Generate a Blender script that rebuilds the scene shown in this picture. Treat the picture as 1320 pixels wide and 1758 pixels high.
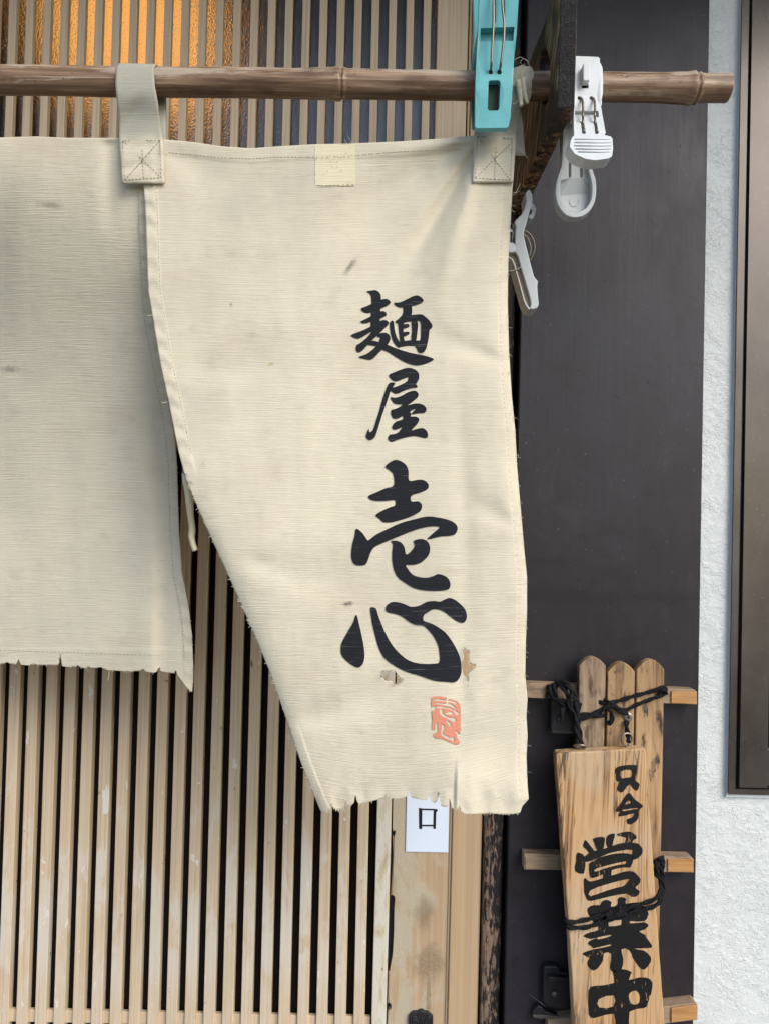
import bpy, bmesh, math, random
from math import radians, sin, cos, pi, exp, sqrt
from mathutils import Vector, Matrix, noise
from mathutils.geometry import delaunay_2d_cdt

for o in list(bpy.data.objects):
    bpy.data.objects.remove(o, do_unlink=True)
random.seed(7)
scene = bpy.context.scene
COL = scene.collection

# ------------------------------------------------------------------ camera
PW, PH, FPX = 1320.0, 1758.0, 1220.0          # photograph size, focal length in its pixels
CAM = Vector((0.0, -0.82, 1.56))
PITCH, ROLL = radians(1.6), 0.021
_r0, _u0 = Vector((1, 0, 0)), Vector((0, -sin(PITCH), cos(PITCH)))
FWD = Vector((0, cos(PITCH), sin(PITCH)))
RIGHT = _r0 * cos(ROLL) + _u0 * sin(ROLL)
UP = _u0 * cos(ROLL) - _r0 * sin(ROLL)
cam_data = bpy.data.cameras.new('camera')
cam = bpy.data.objects.new('camera', cam_data)
COL.objects.link(cam)
M = Matrix((RIGHT, UP, -FWD)).transposed().to_4x4()
M.translation = CAM
cam.matrix_world = M
cam_data.sensor_fit = 'VERTICAL'
cam_data.sensor_height = 24.0
cam_data.lens = 24.0 * FPX / PH
cam_data.clip_start, cam_data.clip_end = 0.01, 2000
scene.camera = cam

# ------------------------------------------------------------------ sky, sun, exposure
SUN_EL, SUN_AZ = radians(38), radians(42)      # azimuth: towards the right of straight behind the camera
world = bpy.data.worlds.new('World'); scene.world = world; world.use_nodes = True
wn = world.node_tree; wn.nodes.clear()
sky = wn.nodes.new('ShaderNodeTexSky'); sky.sky_type = 'NISHITA'; sky.sun_disc = False
sky.sun_elevation = SUN_EL
sky.sun_rotation = radians(180) - SUN_AZ
sky.air_density, sky.dust_density, sky.ozone_density = 1.0, 1.6, 1.0
bg = wn.nodes.new('ShaderNodeBackground'); bg.inputs['Strength'].default_value = 0.11
wo = wn.nodes.new('ShaderNodeOutputWorld')
wn.links.new(sky.outputs[0], bg.inputs[0]); wn.links.new(bg.outputs[0], wo.inputs[0])
sun_data = bpy.data.lights.new('sun', 'SUN')
sun_data.energy, sun_data.angle, sun_data.color = 1.5, radians(38), (1.0, 0.965, 0.92)
sun = bpy.data.objects.new('sun', sun_data); COL.objects.link(sun)
sdir = Vector((sin(SUN_AZ) * cos(SUN_EL), -cos(SUN_AZ) * cos(SUN_EL), sin(SUN_EL)))   # towards the sun
sun.rotation_euler = (-sdir).to_track_quat('-Z', 'Y').to_euler()
sun.location = (1, -4, 4)
vs = scene.view_settings
vs.view_transform, vs.look, vs.exposure, vs.gamma = 'Standard', 'None', 0.92, 1.0
vs.use_curve_mapping = False
scene.render.engine = 'CYCLES'
scene.cycles.use_denoising = True
scene.cycles.max_bounces = 8
scene.cycles.sample_clamp_indirect = 6.0

# ------------------------------------------------------------------ helpers: points and meshes
def ray(px, py):
    return RIGHT * ((px - PW / 2) / FPX) + UP * ((PH / 2 - py) / FPX) + FWD
def P(px, py, Y):                              # point of the photo on the upright plane y = Y
    d = ray(px, py); return CAM + d * ((Y - CAM.y) / d.y)
def PXp(px, py, X):                            # point of the photo on the plane x = X
    d = ray(px, py); return CAM + d * ((X - CAM.x) / d.x)
def lin(c):
    c /= 255.0
    return c / 12.92 if c <= 0.04045 else ((c + 0.055) / 1.055) ** 2.4
def S(r, g, b): return (lin(r), lin(g), lin(b), 1.0)
def interp(pts, t):
    if t <= pts[0][0]: return pts[0][1]
    for (a, va), (b, vb) in zip(pts, pts[1:]):
        if t <= b:
            f = (t - a) / (b - a) if b > a else 0
            return va + (vb - va) * f
    return pts[-1][1]
def sstep(a, b, x):
    t = min(1, max(0, (x - a) / (b - a))); return t * t * (3 - 2 * t)

def tag(o, label=None, cat=None, group=None, kind=None):
    if label: o['label'] = label
    if cat: o['category'] = cat
    if group: o['group'] = group
    if kind: o['kind'] = kind
    return o
def thing(name, label, cat, loc, group=None):
    o = bpy.data.objects.new(name, None); COL.objects.link(o)
    o.location = loc; o.empty_display_size = 0.05
    return tag(o, label, cat, group)
def attach(o, parent):
    if parent is not None:
        o.parent = parent
        inv = Matrix.Translation(-parent.location)
        if parent.parent is not None and parent.type == 'MESH':
            inv = Matrix.Identity(4)
        o.matrix_parent_inverse = inv if parent.type == 'EMPTY' else Matrix.Identity(4)
def obj(name, verts, faces, mat, parent=None, smooth=False, bevel=0.0, uv=None, kind=None):
    me = bpy.data.meshes.new(name)
    me.from_pydata([tuple(v) for v in verts], [], faces)
    me.update()
    if smooth: me.shade_smooth()
    if uv is not None:
        for k, uvs in uv.items():
            l = me.uv_layers.new(name=k)
            flat = []
            for lp in me.loops:
                flat.extend(uvs[lp.vertex_index])
            l.data.foreach_set('uv', flat)
    if mat: me.materials.append(mat)
    o = bpy.data.objects.new(name, me); COL.objects.link(o)
    attach(o, parent)
    if bevel:
        b = o.modifiers.new('bevel', 'BEVEL'); b.width = bevel; b.segments = 2
        b.limit_method = 'ANGLE'; b.angle_limit = radians(35); b.harden_normals = False
    if kind: o['kind'] = kind
    return o

class MB:                                      # collects shapes for ONE mesh
    def __init__(s): s.v, s.f = [], []
    def add(s, v, f):
        n = len(s.v); s.v += [Vector(p) for p in v]; s.f += [tuple(i + n for i in q) for q in f]; return s
    def box(s, x0, x1, y0, y1, z0, z1):
        v = [(x, y, z) for z in (z0, z1) for y in (y0, y1) for x in (x0, x1)]
        return s.add(v, [(0, 2, 3, 1), (4, 5, 7, 6), (0, 1, 5, 4), (2, 6, 7, 3), (0, 4, 6, 2), (1, 3, 7, 5)])
    def tube(s, pts, r, seg=8, cap=True):
        pts = [Vector(p) for p in pts]; n = len(pts)
        rs = r if isinstance(r, (list, tuple)) else [r] * n
        prev = None; v = []; f = []
        for i, p in enumerate(pts):
            t = (pts[min(n - 1, i + 1)] - pts[max(0, i - 1)])
            t = t.normalized() if t.length > 1e-9 else Vector((0, 0, 1))
            if prev is None:
                a = t.orthogonal().normalized()
            else:
                a = prev - t * prev.dot(t)
                a = a.normalized() if a.length > 1e-6 else t.orthogonal().normalized()
            prev = a; b = t.cross(a)
            for k in range(seg):
                an = 2 * pi * k / seg
                v.append(p + (a * cos(an) + b * sin(an)) * rs[i])
        for i in range(n - 1):
            for k in range(seg):
                k2 = (k + 1) % seg
                f.append((i * seg + k, i * seg + k2, (i + 1) * seg + k2, (i + 1) * seg + k))
        if cap:
            f.append(tuple(range(seg - 1, -1, -1))); f.append(tuple((n - 1) * seg + k for k in range(seg)))
        return s.add(v, f)
    def build(s, name, mat, parent=None, smooth=False, bevel=0.0, kind=None):
        return obj(name, s.v, s.f, mat, parent, smooth, bevel, None, kind)

def catmull(pts, sub=4, closed=False):
    n = len(pts); out = []
    rng = range(n if closed else n - 1)
    for i in rng:
        g = (lambda j: pts[j % n]) if closed else (lambda j: pts[min(n - 1, max(0, j))])
        p0, p1, p2, p3 = g(i - 1), g(i), g(i + 1), g(i + 2)
        for k in range(sub):
            t = k / sub
            out.append(tuple(0.5 * (2 * p1[c] + (p2[c] - p0[c]) * t + (2 * p0[c] - 5 * p1[c] + 4 * p2[c] - p3[c]) * t * t
                                    + (3 * p1[c] - p0[c] - 3 * p2[c] + p3[c]) * t ** 3) for c in range(len(p1))))
    if not closed: out.append(tuple(pts[-1]))
    return out

def inside(p, poly):
    x, y = p; c = False; n = len(poly)
    for i in range(n):
        x1, y1 = poly[i]; x2, y2 = poly[i - 1]
        if (y1 > y) != (y2 > y) and x < (x2 - x1) * (y - y1) / (y2 - y1) + x1: c = not c
    return c
def triangulate(pos, neg=(), step=0.0):
    """triangles of the union of pos minus neg, in photo pixels"""
    pts, edges = [], []
    for poly in list(pos) + list(neg):
        b = len(pts); n = len(poly)
        pts += [Vector(q) for q in poly]
        edges += [(b + i, b + (i + 1) % n) for i in range(n)]
    if step:
        xs = [q[0] for p in pos for q in p]; ys = [q[1] for p in pos for q in p]
        y = min(ys) + step / 2
        while y < max(ys):
            x = min(xs) + step / 2
            while x < max(xs):
                if any(inside((x, y), p) for p in pos): pts.append(Vector((x, y)))
                x += step
            y += step
    vo, eo, fo, *_ = delaunay_2d_cdt(pts, edges, [], 0, 0.02)
    tris = []
    for t in fo:
        c = ((vo[t[0]].x + vo[t[1]].x + vo[t[2]].x) / 3, (vo[t[0]].y + vo[t[1]].y + vo[t[2]].y) / 3)
        if any(inside(c, p) for p in pos) and not any(inside(c, p) for p in neg): tris.append(tuple(t))
    used = sorted({i for t in tris for i in t}); mp = {u: k for k, u in enumerate(used)}
    return [(vo[u].x, vo[u].y) for u in used], [tuple(mp[i] for i in t) for t in tris]
def plate(name, pos, neg, Yf, depth, mat, parent=None, bevel=0.0, step=0.0, smooth=False, kind=None):
    """a solid cut to outlines given in photo pixels, front at Yf (number or function), depth metres thick"""
    if pos and not isinstance(pos[0][0], (tuple, list)): pos = [pos]
    v2, tr = triangulate(pos, neg, step)
    fy = Yf if callable(Yf) else (lambda x, y: Yf)
    fd = depth if callable(depth) else (lambda x, y: depth)
    fr = [P(x, y, fy(x, y)) for x, y in v2]
    bk = [p + Vector((0, fd(x, y), 0)) for p, (x, y) in zip(fr, v2)]
    n = len(fr); faces = []; edge = {}
    for t in tr:
        a, b, c = t
        nrm = (fr[b] - fr[a]).cross(fr[c] - fr[a])
        if nrm.y > 0: t = (a, c, b)
        faces.append(t); faces.append((t[2] + n, t[1] + n, t[0] + n))
        for i in range(3):
            e = (t[i], t[(i + 1) % 3]); edge[e] = 1
    for (a, b) in edge:
        if (b, a) not in edge: faces.append((b, a, a + n, b + n))
    me_o = obj(name, fr + bk, faces, mat, parent, smooth, 0, None, kind)
    if bevel:
        bm = bmesh.new(); bm.from_mesh(me_o.data)
        bmesh.ops.dissolve_limit(bm, angle_limit=0.01, verts=bm.verts, edges=bm.edges) if not callable(Yf) and not callable(depth) else None
        bm.to_mesh(me_o.data); bm.free()
        b = me_o.modifiers.new('bevel', 'BEVEL'); b.width = bevel; b.segments = 2
        b.limit_method = 'ANGLE'; b.angle_limit = radians(40)
    return me_o
def zoomed(pts, ox, oy, sc): return [(ox + x / sc, oy + y / sc) for x, y in pts]

# ------------------------------------------------------------------ helpers: materials
class Mat:
    def __init__(s, name, rough=0.6, spec=0.4, metal=0.0):
        s.m = bpy.data.materials.new(name); s.m.use_nodes = True
        s.t = s.m.node_tree; s.b = s.t.nodes['Principled BSDF']
        s.b.inputs['Roughness'].default_value = rough
        s.b.inputs['Specular IOR Level'].default_value = spec
        s.b.inputs['Metallic'].default_value = metal
        g = s.t.nodes.new('ShaderNodeNewGeometry'); s.pos = g.outputs['Position']; s.nor = g.outputs['Normal']
        s._bump = None
    def new(s, t): return s.t.nodes.new(t)
    def L(s, a, b): s.t.links.new(a, b)
    def put(s, sock, val):
        if hasattr(val, 'is_output'): s.L(val, sock)
        else: sock.default_value = val
    def uv(s, name):
        n = s.new('ShaderNodeUVMap'); n.uv_map = name; return n.outputs[0]
    def rnd(s):
        return s.new('ShaderNodeObjectInfo').outputs['Random']
    def map(s, coord, scale=(1, 1, 1), rot=(0, 0, 0), loc=(0, 0, 0)):
        n = s.new('ShaderNodeMapping'); s.L(coord, n.inputs[0])
        n.inputs['Scale'].default_value = scale; n.inputs['Rotation'].default_value = rot; n.inputs['Location'].default_value = loc
        return n.outputs[0]
    def noise(s, coord, scale=(1, 1, 1), detail=3, rough=0.55, dist=0.0, loc=(0, 0, 0)):
        n = s.new('ShaderNodeTexNoise'); s.L(s.map(coord, scale, loc=loc), n.inputs['Vector'])
        n.inputs['Scale'].default_value = 1.0; n.inputs['Detail'].default_value = detail
        n.inputs['Roughness'].default_value = rough; n.inputs['Distortion'].default_value = dist
        return n.outputs[0]
    def voro(s, coord, scale=(1, 1, 1), feature='F1', rnd=1.0):
        n = s.new('ShaderNodeTexVoronoi'); s.L(s.map(coord, scale), n.inputs['Vector'])
        n.feature = feature; n.inputs['Scale'].default_value = 1.0; n.inputs['Randomness'].default_value = rnd
        return n.outputs['Distance']
    def ramp(s, fac, stops, interp='LINEAR'):
        n = s.new('ShaderNodeValToRGB'); s.L(fac, n.inputs[0]); cr = n.color_ramp; cr.interpolation = interp
        while len(cr.elements) < len(stops): cr.elements.new(0.5)
        for e, (p, c) in zip(cr.elements, stops):
            e.position = p; e.color = c if isinstance(c, tuple) else (c, c, c, 1)
        return n.outputs[0]
    def mix(s, fac, a, b, mode='MIX'):
        n = s.new('ShaderNodeMix'); n.data_type = 'RGBA'; n.blend_type = mode
        s.put(n.inputs[0], fac); s.put(n.inputs[6], a); s.put(n.inputs[7], b); return n.outputs[2]
    def math(s, op, a, b=0.0, c=0.0, clamp=False):
        n = s.new('ShaderNodeMath'); n.operation = op; n.use_clamp = clamp
        s.put(n.inputs[0], a); s.put(n.inputs[1], b); s.put(n.inputs[2], c); return n.outputs[0]
    def sep(s, v):
        n = s.new('ShaderNodeSeparateXYZ'); s.L(v, n.inputs[0]); return n.outputs
    def step(s, x, lo, hi):
        n = s.new('ShaderNodeMapRange'); n.interpolation_type = 'SMOOTHSTEP'
        s.L(x, n.inputs[0]); n.inputs[1].default_value = lo; n.inputs[2].default_value = hi
        return n.outputs[0]
    def bump(s, h, dist, strength=1.0):
        n = s.new('ShaderNodeBump'); n.inputs['Distance'].default_value = dist; n.inputs['Strength'].default_value = strength
        s.L(h, n.inputs['Height'])
        if s._bump is not None: s.L(s._bump, n.inputs['Normal'])
        s._bump = n.outputs[0]; s.L(s._bump, s.b.inputs['Normal'])
    def color(s, c): s.put(s.b.inputs['Base Color'], c)
    def rough(s, c): s.put(s.b.inputs['Roughness'], c)
    def spot(s, uvx, uvy, px, py, rx, ry, ang, nz, soft=0.5):
        """soft-edged stain on the cloth, broken by noise: returns 0..1"""
        dx = s.math('SUBTRACT', uvx, px / 1000.0); dy = s.math('SUBTRACT', uvy, py / 1000.0)
        ca, sa = cos(ang), sin(ang)
        a = s.math('ADD', s.math('MULTIPLY', dx, ca * 1000 / rx), s.math('MULTIPLY', dy, sa * 1000 / rx))
        b = s.math('ADD', s.math('MULTIPLY', dx, -sa * 1000 / ry), s.math('MULTIPLY', dy, ca * 1000 / ry))
        r = s.math('SQRT', s.math('ADD', s.math('MULTIPLY', a, a), s.math('MULTIPLY', b, b)))
        r = s.math('ADD', r, s.math('MULTIPLY', s.math('SUBTRACT', nz, 0.5), 1.6))
        return s.math('SUBTRACT', 1.0, s.step(r, 1.0 - soft, 1.0))

def wood(name, cols, axis='z', fine=260, coarse=40, along=4, rough=0.65, bump=0.0004, dirt=0.0, dirtc=(0.05, 0.04, 0.03, 1), spec=0.3):
    m = Mat(name, rough, spec)
    def sc(f, a): return {'z': (f, f, a), 'x': (a, f, f)}[axis]
    off = m.new('ShaderNodeVectorMath'); off.operation = 'ADD'; m.L(m.pos, off.inputs[0])
    cmb = m.new('ShaderNodeCombineXYZ'); rr = m.math('MULTIPLY', m.rnd(), 7.0)
    m.L(rr, cmb.inputs[0]); m.L(rr, cmb.inputs[2]); m.L(cmb.outputs[0], off.inputs[1])
    c0 = off.outputs[0]
    g1 = m.noise(c0, sc(coarse, along), 4, 0.6, 1.2)
    g2 = m.noise(c0, sc(fine, along * 3), 3, 0.6)
    g = m.math('ADD', m.math('MULTIPLY', g1, 0.65), m.math('MULTIPLY', g2, 0.35))
    col = m.ramp(g, cols)
    b = m.noise(c0, (9, 9, 9), 3)
    col = m.mix(m.math('MULTIPLY', b, 0.35), col, m.mix(1.0, col, (0.72, 0.68, 0.62, 1), 'MULTIPLY'))
    if dirt:
        d = m.noise(c0, sc(90, 30), 5, 0.7)
        d2 = m.noise(c0, (14, 14, 14), 2)
        k = m.math('MULTIPLY', m.step(d, 0.50, 0.62), m.step(d2, 0.36, 0.62))
        col = m.mix(m.math('MULTIPLY', k, dirt), col, dirtc)
    m.color(col); m.bump(g, bump, 0.8)
    return m

YP = -0.022                                    # face of the dark panel
# ------------------------------------------------------------------ materials of the setting
def mk_lattice(name, worn):
    m = Mat(name, 0.5, 0.35)
    x, y, z = m.sep(m.pos)[:3]
    g1 = m.noise(m.pos, (420, 420, 5), 3, 0.6)
    r = m.rnd()
    off = m.new('ShaderNodeVectorMath'); off.operation = 'ADD'; m.L(m.pos, off.inputs[0])
    cmb = m.new('ShaderNodeCombineXYZ'); m.L(m.math('MULTIPLY', r, 9.0), cmb.inputs[2]); m.L(cmb.outputs[0], off.inputs[1])
    pr = off.outputs[0]
    col = m.ramp(g1, [(0.3, S(178, 157, 128)), (0.5, S(202, 181, 152)), (0.72, S(212, 193, 166))])
    tone = m.noise(pr, (30, 30, 2.2), 2)
    col = m.mix(m.math('MULTIPLY', tone, 0.35), col, S(186, 160, 132))
    if worn:
        # printed film bleached and rubbed off near hand and knee height
        h = m.math('SUBTRACT', 1.0, m.step(z, 1.06, 1.36))
        a = m.noise(pr, (24, 24, 8), 6, 0.68, 0.6)
        k = m.step(m.math('ADD', a, m.math('MULTIPLY', m.math('SUBTRACT', h, 0.5), 0.22)), 0.52, 0.64)
        low = m.step(z, 1.01, 1.09)
        k = m.math('MULTIPLY', k, m.math('ADD', m.math('MULTIPLY', low, 0.7), 0.3))
        col = m.mix(m.math('MULTIPLY', k, 0.66), col, S(208, 203, 191))
        yel = m.noise(pr, (14, 14, 5), 3)
        col = m.mix(m.math('MULTIPLY', m.step(yel, 0.5, 0.7), 0.45), col, S(196, 180, 146))
        chip = m.noise(pr, (70, 70, 26), 4, 0.65, 0.6)
        kc = m.step(chip, 0.655, 0.67)
        col = m.mix(kc, col, S(214, 208, 194))
        dark = m.noise(pr, (85, 85, 40), 4, 0.6, 1.0, loc=(3, 7, 1))
        kd = m.math('MULTIPLY', m.step(dark, 0.68, 0.70), m.step(m.noise(pr, (8, 8, 8), 1), 0.45, 0.6))
        col = m.mix(kd, col, S(92, 80, 66))
        speck = m.noise(pr, (900, 900, 500), 3, 0.7)
        col = m.mix(m.math('MULTIPLY', m.step(speck, 0.6, 0.75), 0.35), col, S(222, 216, 200))
        m.bump(k, 0.0002, 0.5)
    m.color(col)
    m.bump(g1, 0.00012, 0.6)
    return m.m
M_SLAT_UP = mk_lattice('lattice_wood', False)
M_SLAT_LOW = mk_lattice('worn_lattice_wood', True)

def mk_board():
    m = Mat('stained_door_board', 0.5, 0.35)
    x, y, z = m.sep(m.pos)[:3]
    g = m.noise(m.pos, (300, 300, 4), 3)
    col = m.ramp(g, [(0.3, S(166, 140, 110)), (0.7, S(186, 162, 130))])
    # greyed, sanded area along the left edge and around the pull
    a = m.noise(m.pos, (30, 30, 14), 5, 0.65, 0.5)
    xl = P(690, 1560, 0).x
    left = m.math('SUBTRACT', 1.0, m.step(x, xl - 0.005, xl + 0.030))
    k = m.step(m.math('ADD', a, m.math('MULTIPLY', left, 0.22)), 0.52, 0.68)
    col = m.mix(m.math('MULTIPLY', k, 0.85), col, S(178, 168, 146))
    sp = m.noise(m.pos, (700, 700, 600), 3, 0.7)
    col = m.mix(m.math('MULTIPLY', m.math('MULTIPLY', m.step(sp, 0.58, 0.7), k), 0.5), col, S(224, 214, 190))
    # dark mouldy ring with a run below it
    c = P(737, 1652, 0)
    def ell(cx, cz, rx, rz, amp, lo, hi):
        dx = m.math('MULTIPLY', m.math('SUBTRACT', x, cx), 1 / rx); dz = m.math('MULTIPLY', m.math('SUBTRACT', z, cz), 1 / rz)
        r = m.math('SQRT', m.math('ADD', m.math('MULTIPLY', dx, dx), m.math('MULTIPLY', dz, dz)))
        n = m.noise(m.pos, (90, 90, 90), 4, 0.65)
        r = m.math('ADD', r, m.math('MULTIPLY', m.math('SUBTRACT', n, 0.5), amp))
        return m.math('SUBTRACT', 1.0, m.step(r, lo, hi))
    k1 = ell(c.x, c.z, 0.021, 0.025, 0.9, 0.4, 1.1)
    c2 = P(728, 1566, 0); k2 = ell(c2.x, c2.z, 0.014, 0.024, 1.2, 0.2, 1.1)
    c3 = P(735, 1715, 0); k3 = ell(c3.x, c3.z, 0.0028, 0.034, 0.6, 0.7, 1.1)
    grit = m.step(m.noise(m.pos, (1200, 1200, 1200), 3, 0.8), 0.44, 0.62)
    kk = m.math('MAXIMUM', m.math('MULTIPLY', k1, m.math('ADD', m.math('MULTIPLY', grit, 0.5), 0.25)), m.math('MULTIPLY', k3, m.math('ADD', m.math('MULTIPLY', grit, 0.6), 0.2)))
    kk = m.math('MAXIMUM', kk, m.math('MULTIPLY', k2, 0.45))
    col = m.mix(kk, col, S(92, 84, 68))
    m.color(col); m.bump(k, 0.0003, 0.6); m.bump(g, 0.0001, 0.6)
    return m.m
M_BOARD = mk_board()

def mk_jamb():
    m = Mat('jamb_wood', 0.42, 0.4)
    g = m.noise(m.pos, (260, 260, 2.5), 3); n2 = m.noise(m.pos, (25, 25, 3), 3)
    col = m.ramp(g, [(0.3, S(172, 144, 112)), (0.7, S(190, 164, 132))])
    col = m.mix(m.math('MULTIPLY', n2, 0.5), col, S(190, 166, 132))
    sc = m.noise(m.pos, (500, 500, 40), 4, 0.7)
    col = m.mix(m.math('MULTIPLY', m.step(sc, 0.66, 0.72), 0.5), col, S(228, 212, 184))
    m.color(col); m.bump(g, 0.0001, 0.5)
    return m.m
M_JAMB = mk_jamb()

def mk_strip():
    m = Mat('peeling_white_strip', 0.55, 0.3)
    a = m.noise(m.pos, (70, 70, 22), 5, 0.65, 0.7)
    col = m.ramp(a, [(0.36, S(176, 160, 130)), (0.44, S(198, 184, 158)), (0.5, S(204, 196, 180)), (0.62, S(208, 202, 188)), (0.7, S(196, 186, 164))])
    b = m.noise(m.pos, (160, 160, 50), 4, 0.7)
    col = m.mix(m.step(b, 0.66, 0.69), col, S(140, 126, 102))
    m.color(col); m.bump(a, 0.0004, 0.7)
    return m.m
M_STRIP = mk_strip()

def mk_peeled():
    m = Mat('charred_peeling_post', 0.6, 0.3)
    x = m.sep(m.pos)[0]
    a = m.noise(m.pos, (260, 260, 60), 6, 0.72, 0.5)
    big = m.noise(m.pos, (20, 20, 8), 2)
    xm = P(843, 1560, -0.012).x
    left = m.math('SUBTRACT', 1.0, m.step(x, xm - 0.004, xm + 0.012))
    k = m.step(m.math('ADD', m.math('ADD', a, m.math('MULTIPLY', left, 0.09)), m.math('MULTIPLY', m.math('SUBTRACT', big, 0.5), 0.22)), 0.55, 0.62)
    brown = m.ramp(m.noise(m.pos, (300, 300, 20), 3), [(0.3, S(96, 78, 64)), (0.7, S(152, 128, 108))])
    col = m.mix(k, S(34, 31, 32), brown)
    m.color(col); m.bump(m.math('SUBTRACT', 1.0, k), 0.0008, 0.8)
    return m.m
M_PEELED = mk_peeled()

def mk_panel():
    m = Mat('dark_painted_panel', 0.42, 0.35)
    n1 = m.noise(m.pos, (7, 7, 5), 6, 0.68, 0.4)
    col = m.ramp(n1, [(0.3, S(34, 30, 33)), (0.5, S(42, 38, 42)), (0.7, S(51, 47, 54))])
    streak = m.noise(m.pos, (180, 180, 6), 4, 0.65)
    col = m.mix(m.math('MULTIPLY', streak, 0.4), col, S(36, 34, 36))
    chip = m.noise(m.pos, (170, 170, 55), 5, 0.7, 0.5)
    kc = m.step(chip, 0.69, 0.70)
    col = m.mix(kc, col, S(24, 23, 24))
    pale = m.noise(m.pos, (420, 420, 260), 3, 0.6, loc=(5, 2, 9))
    col = m.mix(m.math('MULTIPLY', m.step(pale, 0.72, 0.74), 0.55), col, S(150, 142, 138))
    crk = m.noise(m.pos, (150, 150, 3.0), 5, 0.7, 0.3)
    kk = m.math('MULTIPLY', m.step(crk, 0.655, 0.665), m.step(m.noise(m.pos, (7, 7, 7), 1), 0.48, 0.6))
    scuff = m.noise(m.pos, (28, 28, 14), 6, 0.72, 0.8, loc=(1, 3, 8))
    col = m.mix(m.math('MULTIPLY', m.step(scuff, 0.55, 0.78), 0.16), col, S(86, 82, 82))
    soot = m.noise(m.pos, (12, 12, 20), 6, 0.7, 0.6, loc=(6, 2, 5))
    col = m.mix(m.math('MULTIPLY', m.step(soot, 0.55, 0.7), 0.55), col, S(28, 25, 26))
    col = m.mix(m.math('MULTIPLY', kk, 0.8), col, S(30, 28, 29))
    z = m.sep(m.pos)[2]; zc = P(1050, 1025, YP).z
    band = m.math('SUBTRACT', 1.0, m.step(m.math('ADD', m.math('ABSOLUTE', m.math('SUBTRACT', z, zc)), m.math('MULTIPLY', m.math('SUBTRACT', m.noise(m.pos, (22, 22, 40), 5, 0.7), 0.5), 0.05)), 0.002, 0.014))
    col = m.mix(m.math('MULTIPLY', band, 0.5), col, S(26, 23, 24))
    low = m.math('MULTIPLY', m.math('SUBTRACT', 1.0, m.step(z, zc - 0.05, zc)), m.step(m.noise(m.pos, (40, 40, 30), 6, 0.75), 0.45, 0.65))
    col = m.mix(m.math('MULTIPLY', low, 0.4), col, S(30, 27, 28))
    m.color(col)
    m.rough(m.ramp(m.noise(m.pos, (30, 30, 12), 4), [(0.3, 0.36), (0.7, 0.5)]))
    m.bump(streak, 0.00025, 0.6); m.bump(m.noise(m.pos, (60, 60, 60), 3), 0.0004, 0.4); m.bump(m.math('SUBTRACT', 1.0, kc), 0.0004, 0.8)
    return m.m
M_PANEL = mk_panel()

def mk_stucco():
    m = Mat('white_stucco', 0.6, 0.35)
    n = m.noise(m.pos, (5, 5, 5), 4)
    col = m.ramp(n, [(0.3, S(204, 208, 206)), (0.7, S(217, 220, 217))])
    rust = m.noise(m.pos, (26, 26, 26), 5, 0.7)
    col = m.mix(m.math('MULTIPLY', m.step(rust, 0.72, 0.78), 0.35), col, S(196, 176, 150))
    # pulled, ridged skin of thick paint
    w = m.noise(m.pos, (95, 95, 120), 3, 0.5, 1.4)
    ridge = m.math('ABSOLUTE', m.math('SUBTRACT', w, 0.5))
    crease = m.step(ridge, 0.0, 0.05)
    patch = m.step(m.noise(m.pos, (45, 45, 60), 3, 0.5, 0.5), 0.38, 0.6)
    hgt = m.math('MULTIPLY', crease, m.math('ADD', m.math('MULTIPLY', patch, 0.8), 0.2))
    m.bump(m.noise(m.pos, (60, 60, 75), 4, 0.5, 0.6), 0.003, 0.45)
    m.bump(hgt, 0.0012, 0.5)
    m.bump(m.noise(m.pos, (400, 400, 400), 3), 0.0003, 0.6)
    m.color(col)
    return m.m
M_STUCCO = mk_stucco()

def mk_bronze():
    m = Mat('bronze_anodised', 0.3, 0.5, 0.6)
    n = m.noise(m.pos, (14, 14, 8), 5, 0.65)
    col = m.ramp(n, [(0.3, S(82, 75, 69)), (0.7, S(99, 92, 86))])
    s = m.noise(m.pos, (300, 300, 300), 3, 0.7)
    col = m.mix(m.math('MULTIPLY', m.step(s, 0.64, 0.72), 0.3), col, S(170, 160, 150))
    m.color(col); m.rough(m.ramp(n, [(0.3, 0.24), (0.7, 0.4)]))
    return m.m
M_BRONZE = mk_bronze()
def plain(name, c, rough=0.5, spec=0.4, metal=0.0, bump=0.0, var=0.12, bscale=60):
    m = Mat(name, rough, spec, metal)
    n = m.noise(m.pos, (35, 35, 35), 4, 0.6)
    m.color(m.mix(m.math('MULTIPLY', n, var * 2), c, (c[0] * 0.6, c[1] * 0.6, c[2] * 0.58, 1)))
    if bump: m.bump(m.noise(m.pos, (bscale, bscale, bscale), 4), bump, 0.6)
    return m.m
M_CAULK = plain('white_caulk', S(226, 230, 230), 0.5, 0.3, bump=0.001, bscale=120)
M_BLACKGAP = plain('black_parts_and_gap_shade', S(16, 15, 15), 0.7, 0.2)  # black for small dark parts; in gaps and recesses it paints their shade
M_DARKMESH = plain('dark_backing_cloth', S(38, 32, 29), 0.95, 0.02, bump=0.0005, bscale=900)
M_PLASTER_IN = plain('interior_plaster', S(70, 52, 38), 0.9, 0.1)
M_CONCRETE = plain('pavement_concrete', S(98, 97, 95), 0.85, 0.2, bump=0.002, bscale=40)
M_SOFFIT = plain('eave_boards', S(64, 50, 40), 0.8, 0.2, bump=0.0008)
M_HEADER = plain('upper_wall_plaster', S(150, 140, 124), 0.85, 0.2, bump=0.001)
M_ROOF = plain('roof_tile', S(70, 72, 76), 0.6, 0.3)

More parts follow.
